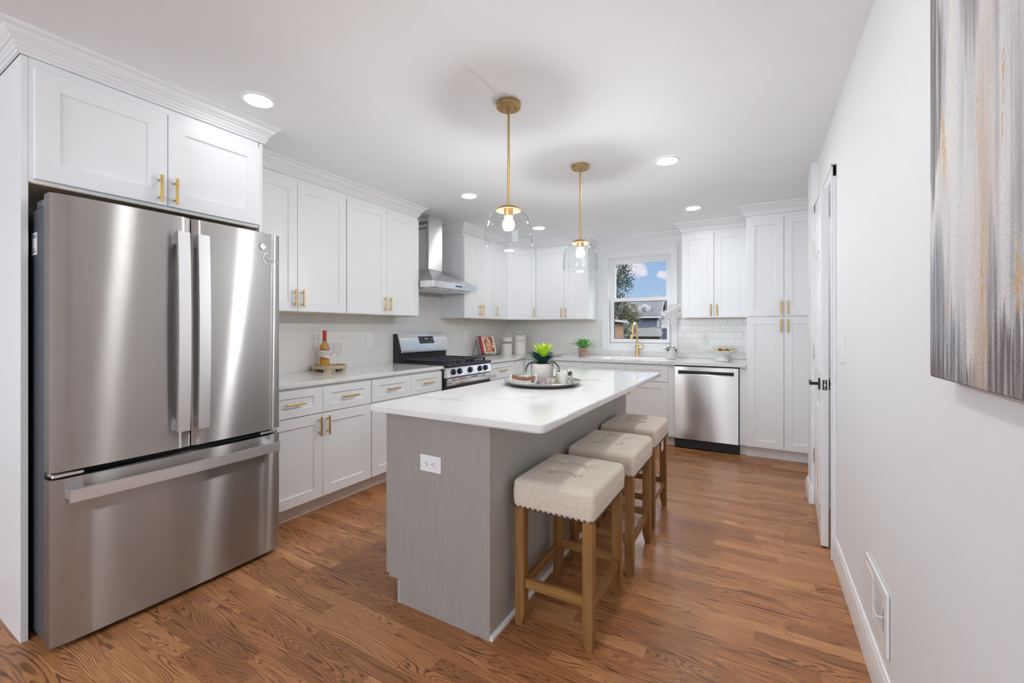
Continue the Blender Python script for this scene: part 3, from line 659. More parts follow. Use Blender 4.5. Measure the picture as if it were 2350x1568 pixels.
cabinet('white base cabinet with one wide drawer, right of the stove', 'base cabinet', (XF, 3.940, 0), LZ, .606, XF - XL - .001, 0, .877, [
    ('drawer', .004, .602, W0, W1, ('h', .30, .774, .134)), ('door', .004, .301, D0, D1, ('v', .268, .598)), ('door', .301, .602, D0, D1, ('v', .334, .598))], toe=True, name='base_cabinet')
cabinet('narrow white base cabinet in the corner of the worktop, under the canisters', 'base cabinet', (XF, 4.547, 0), LZ, .262, XF - XL - .001, 0, .877, [
    ('drawer', .004, .225, W0, W1, None), ('door', .004, .225, D0, D1, None)], toe=True, name='base_cabinet')
YF = 4.811                                    # face of the carcasses on the window wall
cabinet('white base cabinet on the window wall under the clay-potted succulent, left of the sink', 'base cabinet', (XF + .001, YF, 0), 0, .795, YB - YF - .001, 0, .877, [
    ('drawer', .27, .790, W0, W1, None), ('door', .27, .790, D0, D1, ('v', .30, .598))], toe=True, name='base_cabinet')
cabinet('white sink base cabinet below the window, left of the dishwasher', 'base cabinet', (-1.802, YF, 0), 0, 1.024, YB - YF - .001, 0, .877, [
    ('drawer', .061, .513, W0, W1, None), ('drawer', .513, .964, W0, W1, None),
    ('door', .061, .513, D0, D1, ('v', .480, .598)), ('door', .513, .964, D0, D1, ('v', .551, .598))], toe=True, name='base_cabinet')
# tall pantry
pt = cabinet('tall white pantry cabinet with four doors and gold pulls, right of the dishwasher', 'pantry cabinet', (-.106, 4.776, 0), 0, .625, YB - 4.776 - .001, 0, 2.3515, [
    ('door', .004, .310, D0, 1.366, ('v', .285, 1.284)), ('door', .310, .617, D0, 1.366, ('v', .338, 1.284)),
    ('door', .004, .310, 1.376, 2.315, ('v', .285, 1.456)), ('door', .310, .617, 1.376, 2.315, ('v', .338, 1.456))], toe=True, name='pantry_cabinet')
b = B(); b.box(-.060, -.0005, YF - 4.776, YF - 4.776 + .02, .105, .876); b.box(-.060, -.0005, .10, .115, 0, .105); b.done('filler_strip', 'cab', pt)
# wall cabinets
XU = -2.915; UZ0, UZ1, UD = 1.378, 2.3515, 2.318
def upper_left(y0, y1, sp, label, hz=1.476, one=None):
    w = y1 - y0
    if sp is None: fr = [('door', .003, w - .003, UZ0 + .004, UD, ('v', one, hz))]
    else: s = sp - y0; fr = [('door', .003, s, UZ0 + .004, UD, ('v', s - .031, hz)), ('door', s, w - .003, UZ0 + .004, UD, ('v', s + .031, hz))]
    return cabinet(label, 'wall cabinet', (XU, y0, 0), LZ, w, XU - XL - .001, UZ0, UZ1, fr, name='wall_cabinet')
upper_left(1.4635, 2.338, 1.912, 'white two-door wall cabinet right beside the refrigerator, above the wine bottle')
upper_left(2.3385, 3.191, 2.772, 'white two-door wall cabinet immediately left of the range hood')
upper_left(3.935, 4.571, 4.262, 'white two-door wall cabinet immediately right of the range hood')
upper_left(4.5715, 4.912, None, 'narrow single-door white wall cabinet between the range hood cabinet and the corner', one=.045)
# diagonal corner wall cabinet
t = thing('wall_cabinet', 'diagonal white corner wall cabinet with one door above the canisters', 'wall cabinet', (0, 0, 0))
pc = [(XL + .001, 4.9125), (XU, 4.9125), (-2.622, 5.2), (-2.622, YB - .001), (XL + .001, YB - .001)]
B().prism(pc, UZ0, UZ1).done('carcass', 'cab', t)
B().prism([(XL + .01, 4.92), (XU - .004, 4.92), (-2.63, 5.203), (-2.63, YB - .01), (XL + .01, YB - .01)], UZ0 - .003, UZ0 + .0005).done('underside', 'cabin', t, label='maple coloured underside')
ang = math.atan2(5.2 - 4.9125, -2.622 - XU); wd_ = sqrt((5.2 - 4.9125) ** 2 + (-2.622 - XU) ** 2)
d = B().shaker(.010, wd_ - .010, UZ0 + .004, UD, yf=-.021, t=.02).done('door', 'cab', t, angle=15); d.location = (XU, 4.9125, 0); d.rotation_euler = (0, 0, ang)
pull(d, wd_ - .045, 1.476, -.021)
def upper_back(x0, x1, sp, label):
    w = x1 - x0; s = sp - x0
    return cabinet(label, 'wall cabinet', (x0, 5.2, 0), 0, w, YB - 5.2 - .001, UZ0, UZ1, [('door', .008, s, UZ0 + .004, UD, ('v', s - .030, 1.464)), ('door', s, w - .003, UZ0 + .004, UD, ('v', s + .030, 1.464))], name='wall_cabinet')
upper_back(-2.621, -1.869, -2.205, 'white two-door wall cabinet left of the window, behind the farther pendant lamp')
upper_back(-.765, -.107, -.428, 'white two-door wall cabinet between the window and the tall pantry')
# cabinet above the refrigerator with its side panels
fc = thing('fridge_cabinet', 'white two-door cabinet with full-height side panels built around and above the refrigerator', 'cabinet', (-2.55, .50, 0), LZ)
B().box(.0225, .937, 0, .684, 1.850, 2.3515).done('carcass', 'cab', fc)
B().box(0, .022, 0, .684, 0, 2.3515, .0008).done('side_panel', 'cab', fc); B().box(.9425, .962, 0, .684, 0, 2.3515, .0008).done('side_panel', 'cab', fc)
B().box(.03, .93, .003, .68, 1.846, 1.8505).done('underside', 'cabin', fc, label='maple coloured underside')
for x0, x1, hx in ((.035, .483, .449), (.486, .937, .512)):
    d = B().shaker(x0, x1, 1.862, 2.315, yf=-.021, t=.02, rw=.072, rh=.075).done('door', 'cab', fc, angle=15); pull(d, hx, 1.936, -.021)

# ================================================================== WORKTOPS
def slab(pts, name, label, z0=.877, z1=.907):
    b = B(); b.prism(pts, z0, z1)
    es = [e for e in b.bm.edges if abs(e.verts[0].co.z - e.verts[1].co.z) < 1e-6]
    bmesh.ops.bevel(b.bm, geom=es, offset=.004, segments=2, affect='EDGES')
    return tag(b.done(name, 'quartz', angle=40), label, 'countertop')
XK, YK = -2.562, 4.757
slab([(XL + .001, 1.464), (XK, 1.464), (XK, 3.164), (XL + .001, 3.164)], 'countertop', 'white quartz countertop between the refrigerator and the stove')
# L-shaped top with the sink cut out
sx0, sx1, sy0, sy1 = -1.62, -.96, 4.90, 5.30
b = B(); z0, z1 = .877, .907
b.box(XL + .001, XK, 3.936, YK, z0, z1); b.box(XL + .001, sx0, YK, YB - .001, z0, z1); b.box(sx1, -.108, YK, YB - .001, z0, z1)
b.box(sx0, sx1, YK, sy0, z0, z1); b.box(sx0, sx1, sy1, YB - .001, z0, z1)
tag(b.done('countertop', 'quartz', angle=40), 'L-shaped white quartz countertop running from the stove round the corner to the pantry', 'countertop')
b = B(); ir = .0
for (x0, x1, y0, y1) in ((sx0 - .012, sx0, sy0 - .012, sy1 + .012), (sx1, sx1 + .012, sy0 - .012, sy1 + .012), (sx0, sx1, sy0 - .012, sy0), (sx0, sx1, sy1, sy1 + .012)): b.box(x0, x1, y0, y1, .70, .8765)
b.box(sx0, sx1, sy0, sy1, .69, .70); b.box(-1.205, -1.195, sy0, sy1, .70, .83)
sk = rebase(tag(b.done('kitchen_sink', 'ceramic'), 'white undermount double-bowl kitchen sink set in the countertop below the window', 'sink'), (-1.29, 5.1, .70))
for x in (-1.41, -1.08): B().lathe([(0, .002), (.03, .002), (.034, .006), (.038, 0)], (x + 1.29, 0, .0), 20).done('drain', 'steel_l', sk)

# ================================================================== ISLAND
ix0, ix1, iy0, iy1 = -1.493, -.938, 1.444, 3.471
isl = thing('kitchen_island', 'grey kitchen island cabinet with a white power outlet on its near end', 'island', ((ix0 + ix1) / 2, (iy0 + iy1) / 2, 0))
ox, oy = (ix0 + ix1) / 2, (iy0 + iy1) / 2
def IL(b, *a): return b.box(a[0] - ox, a[1] - ox, a[2] - oy, a[3] - oy, a[4], a[5], *(a[6:]))
b = B(); IL(b, ix0 + .004, ix1 - .004, iy0 + .019, iy1 - .019, .105, .8765); IL(b, ix0 + .075, ix1 - .004, iy0 + .019, iy1 - .019, 0, .105); b.done('carcass', 'island', isl)
for (y0, y1) in ((iy0, iy0 + .0188), (iy1 - .0188, iy1)):
    b = B(); b.prism([(ix0 - ox, .105), (ix0 + .062 - ox, .105), (ix0 + .062 - ox, 0), (ix1 - ox, 0), (ix1 - ox, .8765), (ix0 - ox, .8765)], y0 - oy, y1 - oy, 'y'); b.done('end_panel', 'island', isl)
b = B(); IL(b, ix1 - .0038, ix1 + .002, iy0 + .0002, iy1 - .0002, 0, .8765); b.done('back_panel', 'island_side', isl)
b = B(); b.prism([(ix1 + .002 - ox, 0), (ix1 + .014 - ox, 0), (ix1 + .014 - ox, .012), (ix1 + .008 - ox, .019), (ix1 + .002 - ox, .02)], iy0 + .003 - oy, iy1 - oy, 'y'); b.done('shoe_moulding', 'plate', isl, label='pale shoe moulding')
b = B(); IL(b, ix0 + .055, ix0 + .0745, iy0 - .004, iy0 + .03, 0, .102, .002); IL(b, ix0 + .062, ix0 + .0745, iy0 + .03, iy1 - .02, 0, .102); b.done('toe_kick', 'island_side', isl)
for k in range(4):
    yy0 = iy0 + .006 + k * (iy1 - iy0 - .012) / 4; yy1 = yy0 + (iy1 - iy0 - .012) / 4 - .004
    for (z0, z1, nm) in ((.116, .668, 'door'), (.675, .862, 'drawer_front')):
        d = B().shaker(0, yy1 - yy0, z0, z1, yf=-.021, t=.0205, rh=.05 if nm != 'door' else .066).done(nm, 'island', isl, angle=15)
        d.location = (ix0 - .0045 - ox, yy1 - oy, 0); d.rotation_euler = (0, 0, radians(-90))
        pull(d, (yy1 - yy0) / 2 if nm != 'door' else (yy1 - yy0 - .035 if k % 2 else .035), .77 if nm != 'door' else .59, -.021, nm == 'door')
b = B(); b.prism([(-1.549, 1.383)] + [(-.697 + .025 * sin(i * pi / 16), 1.408 - .025 * cos(i * pi / 16)) for i in range(9)] + [(-.672, 3.522), (-1.549, 3.522)], .8772, .907)
es = [e for e in b.bm.edges if abs(e.verts[0].co.z - e.verts[1].co.z) < 1e-6]; bmesh.ops.bevel(b.bm, geom=es, offset=.004, segments=2, affect='EDGES')
tag(b.done('island_countertop', 'quartz', angle=40), 'white veined quartz countertop overhanging the grey island', 'countertop')

# outlets and switches: local x right, y into wall, z up from the plate's centre
def outlet(label, loc, rz, horiz=False, cat='outlet', w=.072, h=.117):
    t = thing('power_outlet', label, cat, loc, rz)
    W_, H_ = (h, w) if horiz else (w, h)
    B().box(-W_ / 2, W_ / 2, -.005, 0, -H_ / 2, H_ / 2, .002).done('cover_plate', 'plate', t)
    b = B(); a, c = (.034, .0175) if horiz else (.0175, .034)
    b.box(-a, a, -.0075, -.0045, -c, c, .001); rc = b.done('receptacle', 'plate', t)
    b = B()
    for k in (-1, 1):
        for (du, dv, hu, hv) in ((-.006, .004, .0012, .0045), (.006, .004, .0012, .0035), (0, -.006, .0022, .0022)):
            if horiz: u, v, a, c = k * .018 + dv * 1, du, hv, hu
            else: u, v, a, c = du, k * .018 + dv, hu, hv
            b.box(u - a, u + a, -.0079, -.007, v - c, v + c)
    b.done('slots', 'slot', rc); 
    q = .047
    for k in (-1, 1): B().cyl(((k * q, -.0045, 0) if horiz else (0, -.0045, k * q)), ((k * q, -.006, 0) if horiz else (0, -.006, k * q)), .003, seg=10).done('screw', 'plate', rc)
    return t
outlet('white double power outlet set sideways in the grey end of the island', (-1.241, iy0, .666), 0, True)
outlet('white power outlet on the tiled wall between wine tray and stove', (XL + .008, 2.865, 1.150), LZ)
outlet('white power outlet on the tiled wall between the stove and the cookbook stand', (XL + .008, 4.414, 1.166), LZ)
outlet('white power outlet on the tiles right of the window above the fruit bowl', (-.548, YB - .008, 1.138), 0)
t = thing('light_switch', 'white double light switch on the right wall beside the door', 'light switch', (XR, 2.665, 1.143), radians(-90))
B().box(-.062, .062, -.006, 0, -.059, .059, .002).done('cover_plate', 'plate', t)
for k in (-.0235, .0235):
    b = B(); b.prism([(-.005, -.034), (-.0095, -.034), (-.0065, .034), (-.005, .034)], k - .0165, k + .0165, 'x'); b.done('rocker', 'plate', t)

# ================================================================== REFRIGERATOR (front faces +x)
fy0, fy1, fxf = .535, 1.441, -2.335
fr = thing('refrigerator', 'stainless steel French-door refrigerator with bottom freezer drawer', 'refrigerator', (-2.78, (fy0 + fy1) / 2, 0))
FX, FY = -2.78, (fy0 + fy1) / 2
def F(b, x0, x1, y0, y1, z0, z1, *a): return b.box(x0 - FX, x1 - FX, y0 - FY, y1 - FY, z0, z1, *a)
b = B(); F(b, -3.19, -2.425, fy0 + .004, fy1 - .004, .03, 1.735); b.done('case', 'case', fr)
b = B(); F(b, -3.1, -2.45, fy0 + .03, fy1 - .03, 0, .031); b.done('base_grille', 'dark', fr)
b = B(); F(b, -2.425, -2.412, fy0 + .012, fy1 - .012, .045, 1.742); b.done('gasket', 'dark', fr)
def fdoor(name, y0, y1, z0, z1, curve=.010):
    # slightly bowed sheet-steel front with rounded vertical edges
    b = B(); n = 14; pts = []
    xb = -2.411
    for i in range(n + 1):
        u = i / n; y = y0 + (y1 - y0) * u; g = (y - fy0) / (fy1 - fy0) * 2 - 1
        edge = min(u, 1 - u) * (y1 - y0); r = .010
        dx = 0 if edge >= r else -(r - sqrt(max(0, r * r - (r - edge) ** 2)))
        pts.append((fxf - curve * g * g + curve * .3 + dx - FX, y - FY))
    # extra points close to the rounded edges
    poly = [(xb - FX, y0 - FY)] + pts + [(xb - FX, y1 - FY)]
    b.prism(poly, z0, z1)
    return b.done(name, 'steel', fr, angle=28)
dL = fdoor('door', fy0, .9985, .700, 1.779); dR = fdoor('door', 1.0035, fy1, .700, 1.779); dD = fdoor('freezer_drawer', fy0, fy1, .028, .670)
def fhandle(par, a0, a1, fixed, vertical):
    b = B(); hx = fxf + .058 - FX; n = 12; out, inn = [], []
    for i in range(n + 1):
        u = i / n; bow = .012 * (1 - (2 * u - 1) ** 2); a = a0 + (a1 - a0) * u
        out.append((hx + bow, a)); inn.append((hx + bow - .017, a))
    poly = out + inn[::-1]
    if vertical: b.prism([(x, z) for x, z in poly], fixed - .024 - FY, fixed + .024 - FY, 'y')
    else: b.prism([(x, y - FY) for x, y in poly], fixed - .0235, fixed + .0235, 'z')
    ee = [e for e in b.bm.edges if abs((e.verts[0].co - e.verts[1].co).length) > .03]
    for a in (a0, a1):
        s_ = 1 if a == a0 else -1; c0, c1 = sorted((a + s_ * .001, a + s_ * .055))
        if vertical: b.box(fxf - .004 - FX, hx - .004, fixed - .017 - FY, fixed + .017 - FY, c0, c1, .002)
        else: b.box(fxf - .008 - FX, hx - .004, c0 - FY, c1 - FY, fixed - .017, fixed + .017, .002)
    return b.done('handle', 'steel_h', par, angle=28)
fhandle(dL, .786, 1.70, .9485, True); fhandle(dR, .786, 1.70, 1.030, True); fhandle(dD, .575, 1.402, .612, False)
b = B(); F(b, -2.52, -2.44, fy0 + .004, fy0 + .13, 1.735, 1.768, .004); F(b, -2.44, -2.40, fy0 + .02, fy0 + .06, 1.745, 1.772, .006); b.done('hinge_cover', 'case', fr)
b = B(); F(b, -2.52, -2.44, fy1 - .13, fy1 - .004, 1.735, 1.768, .004); b.done('hinge_cover', 'case', fr)
for y0, y1 in ((fy0 + .008, fy0 + .10), (fy1 - .10, fy1 - .008)):
    b = B(); F(b, -2.44, -2.352, y0, y1, .676, .690, .003); b.done('centre_hinge', 'steel_l', fr)
b = B(); F(b, -2.62, -2.52, fy0 + .0005, fy0 + .004, 1.555, 1.675); 
st = B(); F(st, -2.580, -2.515, fy0 + .0030, fy0 + .0040, 1.555, 1.645); stk = st.done('sticker', 'plate', fr, label='small white sticker')
b.bm.free(); b = B()
F(b, -2.574, -2.521, fy0 + .0026, fy0 + .0030, 1.632, 1.636); F(b, -2.574, -2.521, fy0 + .0026, fy0 + .0030, 1.624, 1.628); F(b, -2.574, -2.525, fy0 + .0026, fy0 + .0030, 1.566, 1.570); F(b, -2.574, -2.535, fy0 + .0026, fy0 + .0030, 1.577, 1.580)
b.done('print', 'case', stk)
# round emblem and pale crescent mark on the right door
yb, zb_ = 1.341, 1.703; xb_ = fxf - .0005 - FX
b = B(); ring = [(xb_ + .002, yb - FY + .0165 * cos(a), zb_ + .0165 * sin(a)) for a in [2 * pi * i / 28 for i in range(28)]]
b.tube(ring, .0018, 8, True); b.cyl((xb_ - .004, yb - FY, zb_), (xb_ + .0012, yb - FY, zb_), .0163, seg=28); em = b.done('emblem', 'chrome', dR, label='round chrome emblem with looping monogram')
def curl(cx, cz, r, a0, a1, n=14, sq=1.0): return [(xb_ + .0025, yb - FY + cx + r * cos(a0 + (a1 - a0) * i / n), zb_ + cz + r * sq * sin(a0 + (a1 - a0) * i / n)) for i in range(n + 1)]
b = B(); b.tube(curl(-.0045, 0, .0055, .6, 5.6), .0009, 6); b.tube(curl(.0045, .003, .004, -1, 3.6), .0009, 6); b.tube(curl(.0045, -.004, .0042, -2.6, 1.7), .0009, 6)
for k in range(4): b.tube(curl(.0105 * cos(k * pi / 2 + .8), .0105 * sin(k * pi / 2 + .8), .0024, k, k + 4.5), .0006, 6)
b.done('monogram', 'steel_l', em)
b = B(); cx, cz = .028, -.058; A = []
xc = fxf - .0016 - FX
for (r, rng) in ((.031, 1), (.0255, -1)):
    seq = [radians(100 + 150 * i / 16) for i in range(17)][::rng]
    for a in seq:
        A.append((yb - FY + .030 + r * 1.0 * cos(a) * (.92 if rng == 1 else 1), zb_ - .062 + r * sin(a) * 1.05))
b.prism(A, xc - .006, xc + .001, 'x'); cres = b.done('crescent_mark', 'plate', dR, label='white crescent mark with script')
b = B(); xw = fxf - .001 - FX
pth = []
for i in range(60):
    u = i / 59; pth.append((xw + .0006 - .004 * max(0, u - .3), yb - FY + .012 + .048 * u, zb_ - .056 - .020 * u + .006 * sin(u * 26) + .002 * sin(u * 51)))
b.tube(pth, .0010, 6); b.tube([(xw - .0035, yb - FY + .064 + .0055 * cos(a) * .8, zb_ - .072 + .0065 * sin(a)) for a in [2 * pi * i / 16 for i in range(16)]], .0011, 6, True)
b.tube([(xw - .0055, yb - FY + .083 + .004 * cos(a) * .8, zb_ - .074 + .005 * sin(a)) for a in [2 * pi * i / 16 for i in range(16)]], .0013, 6, True)
b.done('script', 'plate', cres)

# ================================================================== STOVE (front faces +x)
sy0_, sy1_ = 3.170, 3.930; SY = (sy0_ + sy1_) / 2; SX = -2.9
sv = thing('gas_stove', 'stainless steel gas stove with black cast iron grates and five knobs', 'stove', (SX, SY, 0))
def S(b, x0, x1, y0, y1, z0, z1, *a): return b.box(x0 - SX, x1 - SX, y0 - SY, y1 - SY, z0, z1, *a)
b = B(); S(b, -3.20, -2.575, sy0_, sy1_, .02, .900); b.done('body', 'blackm', sv)
b = B(); S(b, -3.215, -2.525, sy0_ - .001, sy1_ + .001, .888, .916, .006); S(b, -3.13, -2.58, sy0_ + .02, sy1_ - .02, .9155, .918); b.done('cooktop', 'black', sv)
# control panel: slightly sloping front
b = B(); b.prism([(-2.58 - SX, .790), (-2.530 - SX, .790), (-2.522 - SX, .800), (-2.545 - SX, .888), (-2.58 - SX, .888)], sy0_ - SY, sy1_ - SY, 'y'); cp = b.done('control_panel', 'steel_l', sv)
for y in (3.275, 3.372, 3.548, 3.722, 3.822):
    kn = B(); n = Vector((1, 0, .26)).normalized(); c = Vector((-2.536 - SX, y - SY, .842))
    kn.cyl(c, c + n * .006, .030, seg=28); kn.cyl(c + n * .006, c + n * .026, .0245, .0225, seg=28)
    ko = kn.done('knob', 'black', cp)
    g = B(); up = Vector((-.26, 0, 1)).normalized(); sd = Vector((0, 1, 0)); p = c + n * .026
    vs_ = [p + up * a + sd * b_ + n * d for d in (-.004, .012) for (a, b_) in ((-.023, -.006), (-.023, .006), (.023, .006), (.023, -.006))]
    V = [g.bm.verts.new(v) for v in vs_]
    for q in ((0, 1, 2, 3), (4, 5, 6, 7), (0, 1, 5, 4), (1, 2, 6, 5), (2, 3, 7, 6), (3, 0, 4, 7)): g.bm.faces.new([V[i] for i in q])
    g.done('grip', 'chrome', ko, label='chrome knob grip')
b = B(); S(b, -2.575, -2.535, sy0_ + .003, sy1_ - .003, .16, .785, .004); od = b.done('oven_door', 'black', sv)
b = B(); S(b, -2.535, -2.531, sy0_ + .003, sy1_ - .003, .715, .784, .001); b.done('upper_trim', 'steel_l', od)
b = B(); S(b, -2.5355, -2.5315, sy0_ + .003, sy1_ - .003, .17, .23, .001); b.done('lower_trim', 'steel_l', od)
b = B()
for k, (ya, yb2) in enumerate(((.09, .125), (.20, .245), (.255, .30), (.40, .445), (.455, .50), (.60, .635))):
    for z in (.765, .772): S(b, -2.5312, -2.5302, sy0_ + ya, sy0_ + yb2, z, z + .004)
for k in range(4): S(b, -2.532, -2.5305, sy0_ + .008, sy0_ + .022, .722 + k * .016, .731 + k * .016)
b.done('vent_slots', 'dark', od)
b = B(); b.box(-2.475 - SX, -2.452 - SX, sy0_ + .03 - SY, sy1_ - .004 - SY, .732, .765, .006, 2)
for y in (sy0_ + .035, sy1_ - .06): S(b, -2.532, -2.46, y, y + .045, .738, .760, .003)
b.done('handle', 'steel_l', od, label='steel oven door handle')
b = B(); S(b, -2.57, -2.537, sy0_ + .003, sy1_ - .003, .03, .155, .003); b.done('storage_drawer', 'steel_l', sv)
# back guard
b = B(); b.prism([(-3.222 - SX, .90), (-3.150 - SX, .90), (-3.150 - SX, 1.00), (-3.130 - SX, 1.005), (-3.118 - SX, 1.02), (-3.178 - SX, 1.203), (-3.222 - SX, 1.203)], sy0_ - SY, sy1_ - SY, 'y'); bgd = b.done('backguard', 'blackm', sv)
b = B(); b.prism([(-3.132 - SX, 1.004), (-3.105 - SX, 1.012), (-3.100 - SX, 1.045), (-3.160 - SX, 1.206), (-3.178 - SX, 1.206), (-3.119 - SX, 1.040)], sy0_ + .006 - SY, sy1_ - .002 - SY, 'y'); fpn = b.done('steel_fascia', 'steel_l', bgd)
def fas(u, w, off=.0): # point on the sloped fascia: u along y, w 0..1 from bottom to top
    return Vector((-3.100 - SX + (-.060) * w + off * .936, u - SY, 1.045 + .161 * w + off * .35))
b = B()
def fq(b, u0, u1, w0, w1, o0, o1):
    V = [b.bm.verts.new(fas(u, w, o)) for o in (o0, o1) for (u, w) in ((u0, w0), (u1, w0), (u1, w1), (u0, w1))]
    for q in ((0, 1, 2, 3), (4, 5, 6, 7), (0, 1, 5, 4), (1, 2, 6, 5), (2, 3, 7, 6), (3, 0, 4, 7)): b.bm.faces.new([V[i] for i in q])
fq(b, 3.455, 3.690, .33, .80, -.001, .0015); dp = b.done('display', 'black', fpn)
b = B()
for u in (3.472, 3.492, 3.512, 3.632, 3.652, 3.672):
    for w in (.45, .56, .67): fq(b, u - .005, u + .005, w - .018, w + .018, .0015, .0019)
for u in (3.535, 3.555, 3.575, 3.595, 3.615): fq(b, u - .005, u + .005, .40, .425, .0015, .0019)
fq(b, 3.545, 3.60, .58, .70, .0015, .0018); b.done('touch_keys', mat('key_print', (.22, .23, .26), .5), dp)
# grates: three sections, five burners
for (y0, y1) in ((sy0_ + .025, sy0_ + .255), (sy0_ + .262, sy1_ - .262), (sy1_ - .255, sy1_ - .025)):
    b = B(); x0, x1 = -3.105, -2.585; zt = .950; w = .012
    for y in (y0, y1 - w): S(b, x0, x1, y, y + w, zt - .014, zt, .003)
    for x in (x0, (x0 + x1) / 2 - w / 2, x1 - w): S(b, x, x + w, y0, y1, zt - .014, zt, .003)
    for i in range(1, 8):
        xx = x0 + (x1 - x0) * i / 8 - .004
        if i == 4: continue
        S(b, xx, xx + .009, y0, y0 + (y1 - y0) * .36, zt - .012, zt + .001, .002); S(b, xx, xx + .009, y1 - (y1 - y0) * .36, y1, zt - .012, zt + .001, .002)
    for q in (.27, .73):
        xx = x0 + (x1 - x0) * q; S(b, xx - .05, xx - .03, (y0 + y1) / 2 - .004, (y0 + y1) / 2 + .004, zt - .012, zt); S(b, xx + .03, xx + .05, (y0 + y1) / 2 - .004, (y0 + y1) / 2 + .004, zt - .012, zt)
    for x in (x0, x1 - .02):
        for y in (y0, y1 - .02): S(b, x, x + .02, y, y + .02, .9175, zt - .008, .003)
    b.done('grate', 'iron', sv)
for (x, y, r) in ((-2.72, sy0_ + .14, .045), (-2.99, sy0_ + .14, .036), (-2.85, SY, .05), (-2.72, sy1_ - .14, .036), (-2.99, sy1_ - .14, .045)):
    b = B(); b.lathe([(0, .931), (r * .85, .931), (r, .927), (r, .922), (r * .7, .920), (r * .7, .9175)], (x - SX, y - SY, 0), 24); b.done('burner', 'iron', sv)

# ================================================================== RANGE HOOD
hd = thing('range_hood', 'stainless steel chimney range hood mounted over the stove', 'range hood', (XL + .01, 3.565, 1.65))
hx, hy, hz = XL + .01, 3.565, 1.65
def HQ(p): return (p[0] - hx, p[1] - hy, p[2] - hz)
c0, c1 = 3.452, 3.676; hy0, hy1 = 3.196, 3.932
b = B(); b.box(0, -3.0 - hx, c0 - hy, c1 - hy, 1.88 - hz, H - hz - .002); ch = b.done('chimney', 'steel_l', hd)
b = B()
for z in (2.375, 2.318):
    for k in range(9):
        x = -3.20 + k * .021; b.box(x - hx, x + .009 - hx, c0 - hy - .0008, c0 - hy + .001, z - hz - (.016 if z > 2.35 else .009), z - hz + (.016 if z > 2.35 else .009))
b.done('vent_slots', 'dark', ch)
b = B()
lo = [HQ(p) for p in ((hx, hy0, 1.726), (-2.72, hy0, 1.726), (-2.72, hy1, 1.726), (hx, hy1, 1.726))]
up = [HQ(p) for p in ((hx, c0 - .006, 1.885), (-2.994, c0 - .006, 1.885), (-2.994, c1 + .006, 1.885), (hx, c1 + .006, 1.885))]
R = [[b.bm.verts.new(p) for p in r] for r in (lo, up)]
for a, c in zip(R, R[1:]):
    for i in range(4): b.bm.faces.new((a[i], a[(i + 1) % 4], c[(i + 1) % 4], c[i]))
b.bm.faces.new(R[0]); b.bm.faces.new(R[1]); b.done('canopy', 'steel_l', hd)
b = B(); b.box(0, -2.715 - hx, hy0 - .002 - hy, hy1 + .002 - hy, 1.664 - hz, 1.727 - hz, .001); rim = b.done('rim', 'steel_l', hd)
b = B()
for k in range(5): y = 3.548 + k * .022; b.box(-2.7155 - hx, -2.7115 - hx, y - hy, y + .013 - hy, 1.690 - hz, 1.704 - hz, .001)
b.done('buttons', 'black', rim)
for y0, y1 in ((3.22, 3.555), (3.575, 3.91)):
    b = B(); b.box(-3.17 - hx, -2.80 - hx, y0 - hy, y1 - hy, 1.655 - hz, 1.6645 - hz, .002)
    for k in range(10): x = -3.15 + k * .034; b.box(x - hx, x + .018 - hx, y0 + .02 - hy, y1 - .02 - hy, 1.652 - hz, 1.656 - hz)
    b.done('grease_filter', 'steel_h', hd)
for y in (3.35, 3.78): B().cyl((-2.76 - hx, y - hy, 1.6645 - hz), (-2.76 - hx, y - hy, 1.660 - hz), .022, seg=20).done('hood_lamp', 'plate', hd)

# ================================================================== DISHWASHER
dx0, dx1, dyf = -.773, -.175, 4.789
dw = thing('dishwasher', 'stainless steel dishwasher with a recessed pocket handle, under the countertop beside the pantry', 'dishwasher', ((dx0 + dx1) / 2, dyf, 0))
def D(b, x0, x1, y0, y1, z0, z1, *a): c = (dx0 + dx1) / 2; return b.box(x0 - c, x1 - c, y0 - dyf, y1 - dyf, z0, z1, *a)
b = B(); D(b, dx0 - .004, dx1 + .008, dyf + .03, 5.45, .05, .874); b.done('tub', 'dark', dw)
b = B(); z0, z1 = .104, .860; px0, px1, pz0, pz1 = dx0 + .035, dx1 - .04, .776, .820
D(b, dx0, dx1, dyf, dyf + .03, z0, pz0); D(b, dx0, px0, dyf, dyf + .03, pz0, pz1); D(b, px1, dx1, dyf, dyf + .03, pz0, pz1); D(b, dx0, dx1, dyf, dyf + .03, pz1, z1)
dd = b.done('door', 'steel_dw', dw)
b = B(); D(b, px0, px1, dyf + .026, dyf + .03, pz0, pz1); D(b, px0, px1, dyf + .001, dyf + .027, pz1 - .0155, pz1 - .001); b.done('pocket', 'blackm', dd)
b = B(); c = (dx0 + dx1) / 2; b.prism([(-.001, pz0 + .001), (.002, pz0 + .007), (.022, pz0 + .024), (.026, pz0 + .024), (.026, pz0)], px0 + .002 - c, px1 - .002 - c, 'x'); b.done('pocket_handle', 'steel_l', dd)
b = B(); D(b, dx0 - .003, dx1 + .006, dyf + .018, dyf + .032, .012, .872); b.done('surround', 'dark', dw)
b = B(); D(b, dx0 + .002, dx1 + .004, dyf + .045, dyf + .06, .004, .104); D(b, dx0 + .05, dx1 - .12, dyf + .043, dyf + .05, .004, .014); b.done('toe_panel', 'black', dw)

